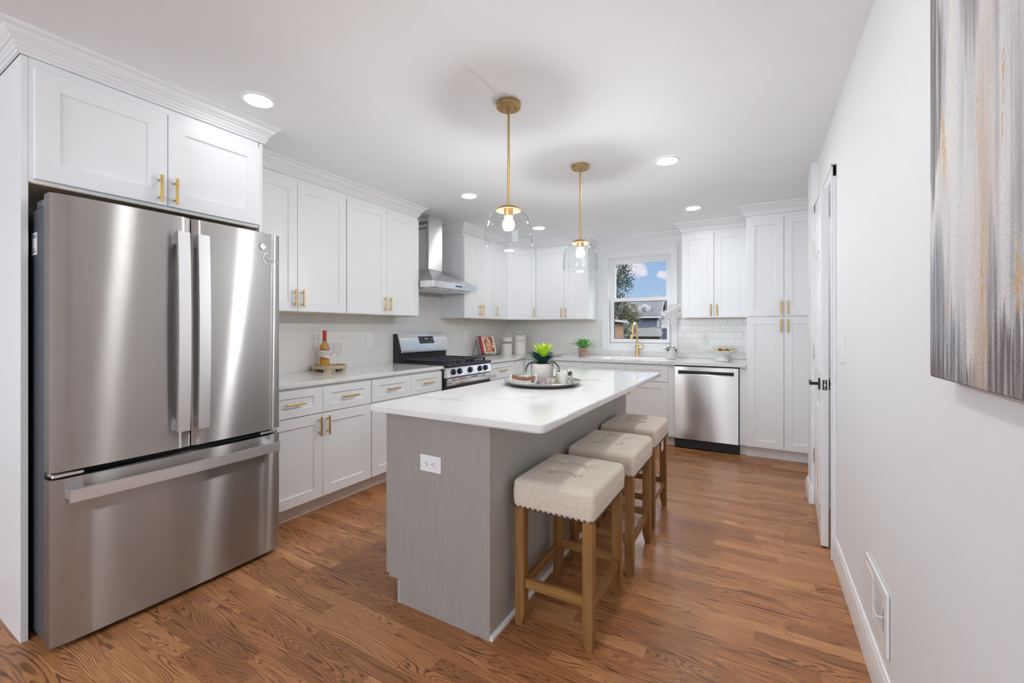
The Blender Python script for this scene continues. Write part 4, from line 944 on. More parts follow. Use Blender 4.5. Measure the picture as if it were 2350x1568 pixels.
# ================================================================== LIGHTS
def recessed(x, y, label, m='disc'):
    t = thing('recessed_light', label, 'ceiling light', (x, y, H), 0, 'recessed ceiling lights')
    B().lathe([(.085, -.0005), (.085, -.006), (.078, -.009), (.066, -.007), (.064, -.002), (.085, -.0005)], seg=40).done('trim_ring', 'trim', t)
    B().lathe([(0, -.004), (.0645, -.004), (.0645, -.001), (0, -.001)], seg=40).done('lens', m, t, label='glowing white lens')
recessed(-2.262, 1.275, 'round recessed ceiling light nearest the cabinet above the refrigerator')
recessed(-2.252, 3.135, 'round recessed ceiling light in front of the wall cabinets beside the range hood')
recessed(-2.255, 4.545, 'round recessed ceiling light near the corner, seen beside the nearer pendant shade', 'disc_mid')
recessed(-.563, 3.180, 'round recessed ceiling light between the farther pendant lamp and the right wall', 'disc_far')
recessed(-.561, 4.552, 'round recessed ceiling light near the tall pantry cabinet', 'disc_mid')
recessed(-.56, 1.275, 'round recessed ceiling light out of frame above the viewer, in line with the nearer stool', 'disc_far')
for (x, y) in ((-2.3, -.8), (-.6, -.8), (-4.2, -.8), (-2.3, -2.3), (-.6, -2.3), (-4.2, -2.3)):
    recessed(x, y, 'unseen fill light added in the ceiling behind the viewer', 'fill_rear')  # added fill lamps, out of view, brightening the kitchen from behind

recessed(.93, 3.2, 'unseen light added in the hall to brighten the door gap', 'disc_far')  # added lamp, out of view, lightens the slit beside the door leaf

def pendant(x, y, label):
    t = thing('pendant_light', label, 'pendant light', (x, y, H), 0, 'pendant lights above the island')
    b = B(); b.lathe([(0, -.0005), (.064, -.0005), (.065, -.004), (.065, -.024), (.062, -.027), (0, -.027)], seg=40)
    cn_ = b.done('canopy', 'brass', t)
    for a in (.5, .5 + pi): B().cyl((.038 * cos(a), .038 * sin(a), -.027), (.038 * cos(a), .038 * sin(a), -.041), .0045, seg=12).done('canopy_screw', 'brass', cn_)
    b = B(); b.cyl((0, 0, -.027), (0, 0, -.055), .0085, seg=16); b.cyl((0, 0, -.052), (0, 0, -.538), .0065, seg=16); b.cyl((0, 0, -.525), (0, 0, -.545), .010, seg=16); b.done('rod', 'brass', t)
    b = B(); b.lathe([(.0, -.540), (.014, -.541), (.036, -.546), (.056, -.556), (.066, -.567), (.067, -.570), (.065, -.570), (.054, -.560), (.033, -.551), (.014, -.545), (0, -.544)], seg=40); b.done('cap', 'brass', t)
    b = B(); b.lathe([(0, -.548), (.0255, -.548), (.0255, -.596), (.024, -.600), (.020, -.600), (.0, -.598)], seg=28); b.done('socket', 'brass', t)
    o = [(.056, -.566), (.068, -.571), (.083, -.581), (.097, -.596), (.108, -.615), (.117, -.640), (.123, -.668), (.1262, -.696), (.1275, -.722), (.1272, -.745), (.1262, -.762)]
    inn = [(r - .0028, z - .0008) for r, z in o]
    b = B(); b.lathe(o + [(o[-1][0] - .0014, o[-1][1] - .002)] + inn[::-1] + [o[0]], seg=56); b.done('glass_shade', 'lamp_glass', t, angle=60)
    b = B(); b.lathe([(.0, -.596), (.0145, -.598), (.0160, -.606), (.0225, -.616), (.0295, -.630), (.0318, -.644), (.0295, -.659), (.0205, -.671), (0, -.6755)], seg=28); b.done('bulb', 'bulb', t, angle=60, label='lit frosted bulb')
    return t
pendant(-1.148, 1.955, 'clear glass dome pendant on a brass rod, nearer of the two over the island')
pendant(-1.131, 2.963, 'clear glass dome pendant on a brass rod, farther of the two over the island')

# ================================================================== BAR STOOLS
def make_stool():
    t = thing('bar_stool', '', 'bar stool', (0, 0, 0), 0, 'bar stools along the island')
    lx, ly, hw = .150, .1925, .021
    for sx in (-1, 1):
        for sy in (-1, 1):
            b = B(); x, y = sx * lx, sy * ly
            L = [(0, hw * .72), (.06, hw), (.505, hw)]
            rr = []
            for z, w in L:
                ox_, oy_ = (x + sx * (hw - w), y + sy * (hw - w))
                rr.append([b.bm.verts.new((ox_ + a * w, oy_ + c * w, z)) for a, c in ((-1, -1), (1, -1), (1, 1), (-1, 1))])
            for a, c in zip(rr, rr[1:]):
                for i in range(4): b.bm.faces.new((a[i], a[(i + 1) % 4], c[(i + 1) % 4], c[i]))
            b.bm.faces.new(rr[0]); b.bm.faces.new(rr[-1]); bmesh.ops.bevel(b.bm, geom=[e for e in b.bm.edges if abs(e.verts[0].co.z - e.verts[1].co.z) > .02], offset=.002, segments=1, affect='EDGES')
            b.done('leg', 'stool', t)
    for sy in (-1, 1): B().box(-lx + hw - .001, lx - hw + .001, sy * ly - .011, sy * ly + .011, .160, .200, .002).done('stretcher', 'stoolx', t)
    for sx in (-1, 1): B().box(sx * lx - .011, sx * lx + .011, -ly + hw - .001, ly - hw + .001, .140, .180, .002).done('stretcher', 'stooly', t)
    X_, Y_ = .178, .222
    tf = [(a, c) for a in (-.055, .055) for c in (-.066, .066)]
    def shape(p):
        if p.z > .585:
            k = min(1, (p.z - .585) / .03); dome = .020 * (1 - (p.x / X_) ** 2) * (1 - (p.y / Y_) ** 2)
            dz = dome
            for a, c in tf:
                d = sqrt((p.x - a) ** 2 + (p.y - c) ** 2); dz -= .020 * math.exp(-(d / .017) ** 2) + .009 * math.exp(-(d / .042) ** 2)
            for a in (-.055, .055): dz -= .006 * math.exp(-((p.x - a) / .007) ** 2) * (1 if abs(p.y) < .066 else math.exp(-((abs(p.y) - .066) / .06)))
            for c in (-.066, .066): dz -= .006 * math.exp(-((p.y - c) / .007) ** 2) * (1 if abs(p.x) < .055 else math.exp(-((abs(p.x) - .055) / .05)))
            p.z += dz * k
        side = max(0, 1 - abs(p.z - .56) / .06); q = .004 * side
        p.x += math.copysign(q, p.x) * (abs(p.x) > X_ - .03); p.y += math.copysign(q, p.y) * (abs(p.y) > Y_ - .03)
        return p
    b = B(); b.rbox(-X_, X_, -Y_, Y_, .498, .622, .022, 44, shape); se = b.done('seat', 'linen', t, angle=70)
    for a, c in tf: B().sphere((a, c, .6215), .010, 14, .45).done('button', 'linen', se)
    b = B()
    for (fx, fy, ax_) in ((0, -1, 'x'), (0, 1, 'x'), (1, 0, 'y'), (-1, 0, 'y')):
        n = 15 if ax_ == 'x' else 19; ln = X_ - .012 if ax_ == 'x' else Y_ - .012
        for i in range(n):
            u = -ln + 2 * ln * i / (n - 1)
            p = Vector((u, fy * (Y_ + .000), .509)) if ax_ == 'x' else Vector((fx * (X_ + .000), u, .509))
            b.sphere(p, .0052, 10)
    b.done('nailhead_trim', 'nail', se, label='row of brass nailheads')
    return t
stool = make_stool()
SP = [(-.727, 1.798, 'tufted beige bar stool nearest the viewer, at the near corner of the island'), (-.722, 2.388, 'tufted beige bar stool in the middle of the row of three'), (-.740, 2.990, 'tufted beige bar stool farthest from the viewer, closest to the dishwasher')]
for i, (x, y, lb) in enumerate(SP):
    o = stool if i == 0 else copy_tree(stool)
    o.location = (x, y, 0); o['label'] = lb
    if i == 2:
        b = B(); b.box(.1695, .1702, .02, .085, .425, .50, .0); b.done('cloth_tag', 'tag', o, label='white cloth tag hanging under the seat')

# ================================================================== THINGS ON THE COUNTERS
K = .907
# round wooden tray, wine bottle and two wine glasses
tx, ty = -3.09, 2.325
tr_ = thing('serving_tray', 'round light wooden footed tray carrying the wine bottle and two glasses', 'tray', (tx, ty, K))
b = B(); b.lathe([(0, .022), (.130, .022), (.134, .024), (.136, .034), (.136, .046), (.133, .049), (.127, .049), (.125, .046), (.124, .034), (0, .033)], seg=48); b.done('tray_body', 'traywood', tr_)
for k in range(5):
    a = -.75 + k * 2 * pi / 5; b = B()
    P = [(r * cos(a + d), r * sin(a + d)) for r, d in ((.085, -.16), (.128, -.24), (.131, 0), (.128, .24), (.085, .16))]
    b.prism(P, 0, .0225); b.done('foot', 'traywood', tr_)
bt = thing('wine_bottle', 'bottle of amber wine with a red capsule and pale label', 'bottle', (-3.128, 2.307, K + .0335))
wine_m, t_, b_ = new_mat('amber_wine_glass')
b_.inputs['Base Color'].default_value = (.62, .30, .05, 1); b_.inputs['Roughness'].default_value = .06; b_.inputs['Transmission Weight'].default_value = .35; b_.inputs['IOR'].default_value = 1.33; b_.inputs['Emission Strength'].default_value = 0
tcx = N(t_, 'ShaderNodeTexCoord'); sx_ = N(t_, 'ShaderNodeTexNoise'); sx_.inputs['Scale'].default_value = 18; t_.links.new(tcx.outputs['Object'], sx_.inputs['Vector'])
rr_ = ramp(t_, [(.3, (.78, .44, .10)), (.7, (.86, .53, .15))]); t_.links.new(sx_.outputs[0], rr_.inputs[0]); t_.links.new(rr_.outputs[0], b_.inputs['Base Color'])
M['wine'] = wine_m; M['wine_dark'] = mat('dark_amber_glass', (.22, .09, .015), .08, var=.1)
B().lathe([(0, .006), (.026, .002), (.034, 0), (.0365, .005), (.0368, .15), (.0355, .168), (.030, .184), (.022, .195), (.0165, .204), (.015, .212)], seg=36).done('bottle_glass', 'wine', bt)
B().lathe([(.0166, .204), (.0151, .210), (.0145, .222), (.0143, .228), (0, .228)], seg=28).done('neck', 'wine_dark', bt, label='dark bottle neck')
B().lathe([(.0152, .226), (.0156, .228), (.0152, .285), (.0160, .288), (.0160, .300), (.0150, .302), (0, .302)], seg=28).done('capsule', 'red', bt, label='red capsule')
camdir = lambda x, y: math.atan2(-y, -x)
def wrap_label(parent, name, r, a0, a1, z0, z1, m, n=16, wave=0, th=.0004, **kw):
    b = B(); pr = []
    for i in range(n + 1):
        u = i / n; a = a0 + (a1 - a0) * u; lo = z0 + wave * (u ** 2) * -1; hi = z1 - wave * .45 * u
        pr.append([b.bm.verts.new((rr * cos(a), rr * sin(a), z)) for rr, z in ((r + th, lo), (r + th, hi), (r, hi), (r, lo))])
    for p, q in zip(pr, pr[1:]):
        for k in range(4): b.bm.faces.new((p[k], p[(k + 1) % 4], q[(k + 1) % 4], q[k]))
    b.bm.faces.new(pr[0]); b.bm.faces.new(pr[-1]); return b.done(name, m, parent, **kw)
ca = camdir(-3.128, 2.307)
M['label_o'] = mat('orange_label_band', (.42, .10, .015), .5, var=.05)
wrap_label(bt, 'label_band', .0369, ca - 1.35, ca + 1.35, .062, .150, 'label_o', label='orange label band')
lb_ = wrap_label(bt, 'label', .0374, ca - 1.3, ca + 1.3, .082, .142, 'label', wave=.018, label='white label')
b = B()
for row, (zz, am, fr_, r_) in enumerate(((.118, .006, 9, .0009), (.103, .0018, 26, .0005), (.096, .0014, 30, .0005))):
    pts = []
    for i in range(40):
        u = i / 39; a = ca - 1.0 + (1.9 if row == 0 else 1.1) * u; pts.append((.0378 * cos(a), .0378 * sin(a), zz - .008 * u + am * sin(u * fr_ * 3.1) * (1 - .4 * u)))
    b.tube(pts, r_, 5)
b.done('script', 'ink_g', lb_)
def wine_glass(x, y, lab):
    t = thing('wine_glass', lab, 'wine glass', (x, y, K + .0335), 0, 'wine glasses on the wooden tray')
    out = [(.0335, 0), (.0335, .0012), (.020, .004), (.006, .009), (.0036, .020), (.0034, .080), (.006, .088), (.018, .100), (.0285, .118), (.0325, .140), (.0315, .165), (.0275, .199)]
    inn = [(.0265, .199), (.0303, .165), (.0313, .140), (.0273, .119), (.017, .102), (.004, .094), (0, .093)]
    B().lathe([(0, 0)] + out + inn, seg=36).done('glass', 'wine_glass', t, angle=60)
wine_glass(-3.035, 2.288, 'stemmed wine glass in front of the bottle on the wooden tray')
wine_glass(-3.083, 2.398, 'stemmed wine glass right of the bottle, at the stove side of the wooden tray')

# cookbook on a wire stand
cs = thing('cookbook_stand', 'dark wire cookbook stand beside the stove', 'book stand', (-3.03, 4.634, K), radians(68.9))
b = B(); w = .135; lean = .09; hgt = .25; r = .003
def SP_(x, q): return (x, lean * q, .012 + (hgt - .012) * q)
b.tube([(-w, -.012, 0.003), SP_(-w, 0), SP_(-w, 1), SP_(w, 1), SP_(w, 0), (w, -.012, .003)], r, 8)
for q in (.18, .40, .60, .80): b.tube([SP_(-w, q), SP_(w, q)], .002, 6)
b.done('back_frame', 'wire', cs)
b = B(); b.tube([SP_(-w, .78), (-w * 1.05, .15, .003), (w * 1.05, .15, .003), SP_(w, .78)], r, 8); b.done('rear_leg', 'wire', cs)
b = B(); b.tube([SP_(-w, .02), (-w, -.042, .013), (-w, -.052, .024), (-w, -.048, .036), (-w, -.040, .038), (w, -.040, .038), (w, -.048, .036), (w, -.052, .024), (w, -.042, .013), SP_(w, .02)], r, 8)
b.tube([(-w, -.034, .0135), (w, -.034, .0135)], .002, 6); b.done('ledge', 'wire', cs)
bk = thing('cookbook', 'cookbook with a red spine strip and colourful illustrated cover, standing on the wire stand', 'book', (-3.03, 4.634, K), radians(68.9))
def bookbox(b, x0, x1, q0, q1, d0, d1):
    n = Vector((0, -(hgt - .012), lean)).normalized()
    V = [b.bm.verts.new(Vector(SP_(x, q)) + n * d) for d in (d0, d1) for x, q in ((x0, q0), (x1, q0), (x1, q1), (x0, q1))]
    for q in ((0, 1, 2, 3), (4, 5, 6, 7), (0, 1, 5, 4), (1, 2, 6, 5), (2, 3, 7, 6), (3, 0, 4, 7)): b.bm.faces.new([V[i] for i in q])
b = B(); bookbox(b, -.094, .124, .035, .955, .0055, .022); b.done('pages', 'paper', bk)
b = B(); bookbox(b, -.062, .128, .025, .965, .022, .0242); bookbox(b, -.062, .128, .025, .965, .0035, .0055); b.done('cover', 'paper', bk)
b = B(); bookbox(b, -.098, -.060, .025, .965, .0035, .0246); b.done('spine', 'book_red', bk, label='red spine strip')
b = B(); bookbox(b, -.040, .108, .13, .94, .0243, .0247); b.done('cover_picture', 'cover', bk, label='illustrated cover picture')

# canisters
def canister(x, y, r, top, hdl, word, bold, sz, ink, lab, zt):
    t = thing('canister', lab, 'canister', (x, y, K), 0, 'cream canisters in the corner')
    h = top - K
    B().lathe([(0, 0), (r - .003, 0), (r, .003), (r, h - .016), (r - .002, h - .015), (0, h - .015)], seg=48).done('body', 'enamel', t)
    b = B(); b.lathe([(0, h - .0145), (r + .002, h - .0145), (r + .003, h - .012), (r + .003, h - .003), (r, h), (0, h + .002)], seg=48); ld = b.done('lid', 'enamel', t)
    a = math.atan2(-y, -x); sd = Vector((-sin(a), cos(a), 0)); b = B(); n = 12; hh = hdl - top
    b.tube([sd * (r * .5 * cos(pi * i / n)) + Vector((0, 0, h + hh * sin(pi * i / n))) for i in range(n + 1)], .0038, 8); b.done('handle', 'enamel', ld)
    def place(co):
        th = a + co.x / (r + .0006); return Vector(((r + .0006 + co.z) * cos(th), (r + .0006 + co.z) * sin(th), zt - K + co.y))
    text_mesh('lettering', word, sz, ink, t, place, bold=bold, label='printed word ' + word)
canister(-2.937, 4.954, .0745, 1.141, 1.185, 'COFFEE', .0012, .043, 'ink', 'cream enamel canister lettered COFFEE, left of the two in the corner', 1.070)
canister(-2.808, 5.085, .0805, 1.167, 1.211, 'COOKIE', -.0003, .041, 'ink_g', 'taller cream enamel canister lettered COOKIE, right of the two in the corner', 1.098)

# plants
def leaf(b, base, az, el, L, W, curl, n=9, fold=.25, twist=0):
    # a tapering leaf that starts at base, rises at el and curls over
    p = Vector(base); rows = []; e = el
    for i in range(n + 1):
        u = i / n; d = Vector((cos(az) * cos(e), sin(az) * cos(e), sin(e)))
        if i: p = p + d * (L / n)
        wd2 = W * (u * 3.2) ** .6 * (1 - u) ** .75 * .85 if u < 1 else .0006
        wd2 = max(wd2, W * .22 * (1 - u)) + .0006; sd = Vector((-sin(az), cos(az), 0)); up = d.cross(sd) * -1
        if up.z < 0 and abs(e) < pi / 2: up = -up
        rows.append([b.bm.verts.new(p + sd * wd2 * s + up * (abs(s) * wd2 * fold + t_)) for t_ in (.0008, -.0008) for s in (-1, -.5, 0, .5, 1)])
        e -= curl / n
    for r0, r1 in zip(rows, rows[1:]):
        for o in (0, 5):
            for k in range(4): b.bm.faces.new((r0[o + k], r0[o + k + 1], r1[o + k + 1], r1[o + k]))
        b.bm.faces.new((r0[0], r1[0], r1[5], r0[5])); b.bm.faces.new((r0[4], r0[9], r1[9], r1[4]))
    b.bm.faces.new(rows[-1][:5] + rows[-1][5:][::-1])
# big succulent on the island tray
C0 = radians(29.96)      # azimuth of picture-right
tray_x, tray_y = -1.176, 2.423
pl = thing('potted_succulent', 'dark green succulent with a lime centre in a ribbed cream pot on the silver tray', 'potted plant', (-1.222, 2.512, K + .009))
b = B(); n = 132
prof = [(.0, 0), (.068, 0), (.0715, .004), (.0725, .010), (.0735, .112), (.072, .115), (.067, .115), (.066, .100), (0, .100)]
rings = []
for r, z in prof:
    if r == 0: rings.append([b.bm.verts.new((0, 0, z))]); continue
    rib = .0011 if .005 < z < .113 and r > .07 else 0
    rings.append([b.bm.verts.new(((r - rib * (i % 3 == 0)) * cos(2 * pi * i / n), (r - rib * (i % 3 == 0)) * sin(2 * pi * i / n), z)) for i in range(n)])
for a, c in zip(rings, rings[1:]):
    for i in range(n):
        j = (i + 1) % n
        if len(a) == 1: b.bm.faces.new((a[0], c[j], c[i]))
        elif len(c) == 1: b.bm.faces.new((a[i], a[j], c[0]))
        else: b.bm.faces.new((a[i], a[j], c[j], c[i]))
b.done('pot', 'pot_w', pl, angle=20)
B().lathe([(0, .104), (.04, .106), (.0655, .103), (.0655, .101), (0, .101)], seg=28).done('soil', 'soil', pl)
b = B(); rnd = random.Random(3)
for (da, el, L, W, cu) in ((0, .85, .165, .015, .75), (pi, .85, .165, .015, 1.15), (.25, 1.05, .15, .022, 1.3), (pi - .3, 1.1, .155, .021, 1.4), (pi + .3, 1.0, .15, .020, 2.6), (-.35, 1.0, .15, .020, 2.5), (-1.2, 1.05, .115, .030, 1.1), (-1.9, 1.05, .12, .030, .9), (-1.55, 1.2, .10, .028, 1.0), (-.8, 1.15, .12, .028, .9), (-2.4, 1.2, .13, .028, .7), (1.2, 1.0, .13, .026, .8), (2.0, 1.0, .13, .026, .8), (.7, 1.1, .13, .026, .7), (2.6, 1.1, .13, .026, .8), (-.1, 1.15, .11, .028, .8), (pi + .1, 1.2, .12, .028, .8)):
    leaf(b, (.008 * cos(C0 + da), .008 * sin(C0 + da), .104), C0 + da, el, L, W * 1.45, cu)
b.done('leaves', 'leaf_d', pl, angle=60, label='dark green outer leaves')
b = B()
for k in range(13):
    a = k * 2.4; el = 1.02 + .035 * k; L = .118 if k < 7 else .105
    leaf(b, (.004 * cos(a), .004 * sin(a), .125), a, el, L * 1.12, .030, .12, fold=.5)
b.done('centre_leaves', 'leaf_l', pl, angle=60, label='bright lime centre leaves')
# succulent in a clay pot
p2 = thing('potted_succulent', 'bright green succulent in a weathered clay pot on the counter left of the window', 'potted plant', (-1.939, 5.165, K))
B().lathe([(0, 0), (.040, 0), (.044, .004), (.052, .05), (.055, .085), (.0575, .092), (.0575, .110), (.055, .112), (.050, .110), (.049, .098), (0, .098)], seg=40).done('pot', 'terra', p2)
B().lathe([(0, .101), (.03, .103), (.0495, .100), (.0495, .0985), (0, .0985)], seg=24).done('soil', 'soil', p2)
b = B()
for k in range(26):
    a = k * 2.399; ring_ = k / 26
    el = .45 + ring_ * 1.05; L = .185 - ring_ * .075; leaf(b, (.008 * cos(a), .008 * sin(a), .100 + ring_ * .014), a, el, L, .036 - .010 * ring_, .5 - .3 * ring_, fold=.35)
leaf(b, (0, 0, .105), C0 + 2.6, 1.5, .175, .006, -.1)
b.done('leaves', 'leaf_g', p2, angle=60)
# orchid
oc = thing('potted_orchid', 'white orchid in a small patterned white pot beside the window', 'potted plant', (-.878, 5.16, K), C0)
B().lathe([(0, 0), (.050, 0), (.054, .004), (.060, .05), (.0615, .125), (.060, .130), (.056, .130), (.055, .112), (0, .112)], seg=44).done('pot', 'potpat', oc)
B().lathe([(0, .118), (.055, .115), (.055, .1125), (0, .1125)], seg=24).done('soil', 'soil', oc)
b = B()
for (az, el, L, W, cu) in ((pi + .1, .75, .105, .030, 1.6), (0 - .25, .55, .12, .036, 2.3), (-.9, .7, .09, .032, 1.9), (-2.3, .7, .10, .030, 1.8), (.6, .9, .09, .03, 1.6), (2.2, .8, .09, .03, 1.5)):
    leaf(b, (0, 0, .120), az, el, L, W, cu, fold=.15)
b.done('leaves', 'leaf_o', oc, angle=60)
stem_pts = [(-.006, 0, .115), (-.007, -.004, .25), (-.008, -.006, .38), (-.002, -.004, .45), (.004, 0, .51), (.025, 0, .560), (.060, 0, .590), (.095, -.004, .585), (.13, -.006, .565), (.148, -.008, .545)]
b = B(); b.tube(stem_pts, .0026, 8); b.tube([(.006, .004, .115), (.010, .006, .22), (.014, .004, .31), (.008, 0, .36), (-.006, -.004, .40)], .0018, 6); b.done('stem', 'stem', oc)
def blossom(c, tilt_az, tilt, s):
    b = B(); c = Vector(c)
    R = Matrix.Rotation(tilt_az, 3, 'Z') @ Matrix.Rotation(tilt, 3, 'X')
    # petals lie in the local xz plane facing -y
    def petal(a, L, W, cup):
        rows = []
        for i in range(6):
            u = i / 5; w = W * sin(pi * min(1, .12 + u * .88)) ** .7 + .0008; r = L * (.08 + .92 * u)
            rows.append([b.bm.verts.new(c + R @ Vector((r * sin(a) + k * w * cos(a), -cup * u * u * L - .006 * abs(k) * (1 - u), r * cos(a) - k * w * sin(a)))) for k in (-1, -.5, 0, .5, 1)])
        for r0, r1 in zip(rows, rows[1:]):
            for k in range(4): b.bm.faces.new((r0[k], r0[k + 1], r1[k + 1], r1[k]))
    for a, L, W in ((0, .040 * s, .017 * s), (2.2, .040 * s, .016 * s), (-2.2, .040 * s, .016 * s), (1.35, .044 * s, .026 * s), (-1.35, .044 * s, .026 * s)): petal(a, L, W, .18)
    b.sphere(c + R @ Vector((0, -.008 * s, -.004 * s)), .0075 * s, 10)
    return b.done('blossom', 'petal', oc, angle=70)
for (x, z, y, ta, ti, s) in ((-.060, .425, -.01, -.2, .2, 1.05), (-.045, .470, -.02, .3, .1, 1.15), (-.055, .520, -.01, -.2, .05, 1.1), (-.015, .500, -.03, .2, .15, 1.15), (.000, .560, -.02, -.1, .05, 1.25), (.030, .530, -.03, .3, .2, 1.2), (.045, .585, -.01, 0, 0, 1.25), (.080, .555, -.02, .3, .15, 1.15), (.095, .600, .0, .2, -.1, 1.0), (-.070, .380, 0, -.4, .35, .9), (.020, .600, .01, 0, -.1, 1.1), (.065, .515, -.02, .2, .3, 1.0)):
    blossom((x, y, z), ta, ti, s)
for (x, z, r) in ((.098, .552, .010), (.146, .568, .007), (.149, .545, .007), (.160, .535, .004)):
    B().sphere((x, -.012, z), r, 10, 1.25).done('bud', 'stem', oc)

# fruit bowl
bx, by = -.341, 5.105
fb = tag(rebase(B().lathe([(0, .001), (.062, 0), (.070, .002), (.071, .006), (.064, .022), (.054, .042), (.052, .050), (.066, .060), (.105, .082), (.140, .106), (.153, .117), (.152, .119), (.148, .118), (.136, .108), (.10, .086), (.06, .066), (0, .060)], (bx, by, K), 56).done('fruit_bowl', 'ceramic', angle=50), (bx, by, K)), 'white footed ceramic bowl on the counter beside the pantry', 'bowl')
cr_, sr_ = cos(C0), sin(C0)
def inbowl(du, dd, z): return (bx + du * cr_ - dd * sr_, by + du * sr_ + dd * cr_, K + z)
og = thing('dried_citrus', 'dried citrus half with a yellow rind and dark centre, tallest in the white bowl', 'fruit', inbowl(-.040, -.03, .088), C0)
t = B(); t.lathe([(0, 0), (.018, .004), (.030, .016), (.035, .034), (.035, .044), (.032, .047), (.028, .044), (.025, .036)], seg=28)
M_ = Matrix.Rotation(radians(38), 3, 'X')
def rotv(o):
    for v in o.data.vertices: v.co = M_ @ v.co
    return o
rotv(t.done('rind', 'lemon', og)); rotv(B().lathe([(.0255, .036), (.018, .030), (.010, .034), (0, .037)], seg=24).done('core', 'seed', og, label='dark brown core'))
pd_ = thing('artificial_pod', 'rough green-brown pod in the white bowl, right of the tallest citrus', 'fruit', inbowl(.038, -.02, .078), C0)
B().sphere((0, 0, .030), .030, 20, .95, 1.25).done('husk', 'pod', pd_)
cbm = thing('woven_ball', 'small cream ball at the left rim of the white bowl', 'decorative ball', inbowl(-.094, .0, .088), C0)
B().sphere((0, 0, .027), .027, 18).done('ball', 'ball', cbm)
lm = thing('lemon_slice', 'curled dried lemon slice at the right rim of the white bowl', 'fruit', inbowl(.100, -.005, .100), C0)
b = B(); b.tube([(.032 * cos(a), .004 * sin(3 * a), .004 + .028 * sin(a)) for a in [pi * i / 14 for i in range(15)]], [.003 + .004 * sin(pi * i / 14) for i in range(15)], 8); b.done('rind', 'lemon', lm)
cb2 = thing('woven_ball', 'pale yellow ball behind the green-brown pod in the white bowl', 'decorative ball', inbowl(.045, .055, .078), C0)
B().sphere((0, 0, .033), .033, 18).done('ball', 'ball', cb2)

# faucet
fa = thing('kitchen_faucet', 'champagne gold gooseneck faucet with side lever, standing behind the sink', 'faucet', (-1.319, 5.419, K))
b = B(); b.lathe([(0, 0), (.027, 0), (.027, .006), (.0225, .010), (.0215, .075), (.0215, .150), (.019, .156), (.0145, .160), (0, .160)], seg=28); b.done('body', 'champ', fa)
pts = [(0, 0, .155), (0, 0, .31)] + [(0, -.105 + .105 * cos(a), .31 + .108 * sin(a)) for a in [pi * i / 16 for i in range(1, 15)]]
e_ = Vector(pts[-1]); d_ = (e_ - Vector(pts[-2])).normalized()
b = B(); b.tube(pts + [tuple(e_ + d_ * .02)], .0125, 16); b.done('gooseneck', 'champ', fa)
p0 = e_ + d_ * .02; p1 = e_ + d_ * .145; b = B(); b.cyl(p0, p1, .0145, .0165, 18); sp_ = b.done('spray_head', 'champ', fa)
b = B(); q = e_ + d_ * .075 + Vector((.0, -.0155, 0)); b.rbox(q.x - .006, q.x + .006, q.y - .004, q.y + .004, q.z - .022, q.z + .022, .0035, 4); b.done('spray_button', 'blackm', sp_)
b = B(); b.cyl((.018, 0, .112), (.062, 0, .112), .0155, seg=20); b.cyl((.060, 0, .112), (.072, 0, .112), .0165, seg=20); hb = b.done('handle_hub', 'champ', fa)
b = B(); b.tube([(.066, 0, .118), (.063, -.002, .150), (.058, -.004, .172)], [.006, .005, .0045], 10); b.done('lever', 'champ', hb)

# ================================================================== SILVER TRAY ON THE ISLAND
st_ = tag(rebase(B().lathe([(0, .004), (.150, .004), (.160, 0), (.168, .002), (.208, .006), (.232, .018), (.240, .027), (.237, .0285), (.232, .020), (.217, .0090), (0, .0085)], (tray_x, tray_y, K), 72).done('round_tray', 'silver', angle=50), (tray_x, tray_y, K)), 'round hammered silver tray on the island under the ribbed plant pot', 'tray')
TZ = K + .009
def stand(x, y, rz, w, h, lab, leather='leather'):
    t = thing('acrylic_stand', lab, 'stand', (x, y, TZ), rz, 'acrylic stands on the silver tray')
    for s in (-1, 1): B().box(s * w / 2 - .009, s * w / 2 + .009, -.012, .012, 0, h - .002, .0015).done('post', 'acrylic_w', t)
    b = B(); n = 12; lo, hi = [], []
    for i in range(n + 1):
        u = i / n; x_ = -w / 2 + .002 + (w - .004) * u; sag = .012 * (1 - (2 * u - 1) ** 2) + .008 * u
        hi.append((x_, h - sag)); lo.append((x_, h - sag - .024))
    b.prism(lo + hi[::-1], -.0155, -.0125, 'y'); b.done('leather_strap', leather, t, label='brown leather strap'); return t
M['acrylic_w'] = mat('frosted_acrylic', (.80, .78, .76), .15, var=.02); M['leather_d'] = mat('dark_leather', (.10, .04, .025), .45, var=.08)
stand(-1.268, 2.345, C0 - .12, .150, .058, 'clear stand with a sagging tan leather strap, left side of the silver tray')
stand(-1.083, 2.552, C0 + .05, .092, .078, 'clear stand with dark leather ends, behind the candle on the silver tray', 'leather_d')
blk = thing('crystal_block', 'low faceted clear crystal block in front of the tan leather strap', 'ornament', (-1.215, 2.300, TZ), C0 - .15)
B().box(-.052, .052, -.010, .012, 0, .026, .005).done('block', 'acrylic', blk)
b = B(); b.box(-.045, .045, -.006, .008, .003, .010, .002); b.done('core', 'ceramic', blk)
ph = thing('photo_block', 'small clear acrylic photo block beside the candle on the silver tray', 'photo frame', (-1.108, 2.335, TZ), C0 + .03)
B().box(-.046, .046, -.012, .012, 0, .047, .002).done('acrylic_body', 'acrylic', ph)
M['photo'] = cover_art(); pm = M['photo'].node_tree
for nd in pm.nodes:
    if nd.bl_idname == 'ShaderNodeValToRGB':
        cols = [(.25, .18, .15), (.42, .32, .28), (.55, .47, .43), (.62, .57, .54), (.66, .63, .61), (.72, .70, .69)]
        for e_, c in zip(nd.color_ramp.elements, cols): e_.color = (*c, 1)
B().box(-.043, .043, -.0128, -.0122, .003, .044).done('photo', 'photo', ph); B().box(.049, .056, -.008, .008, 0, .046, .001).done('wood_edge', 'traywood', ph)
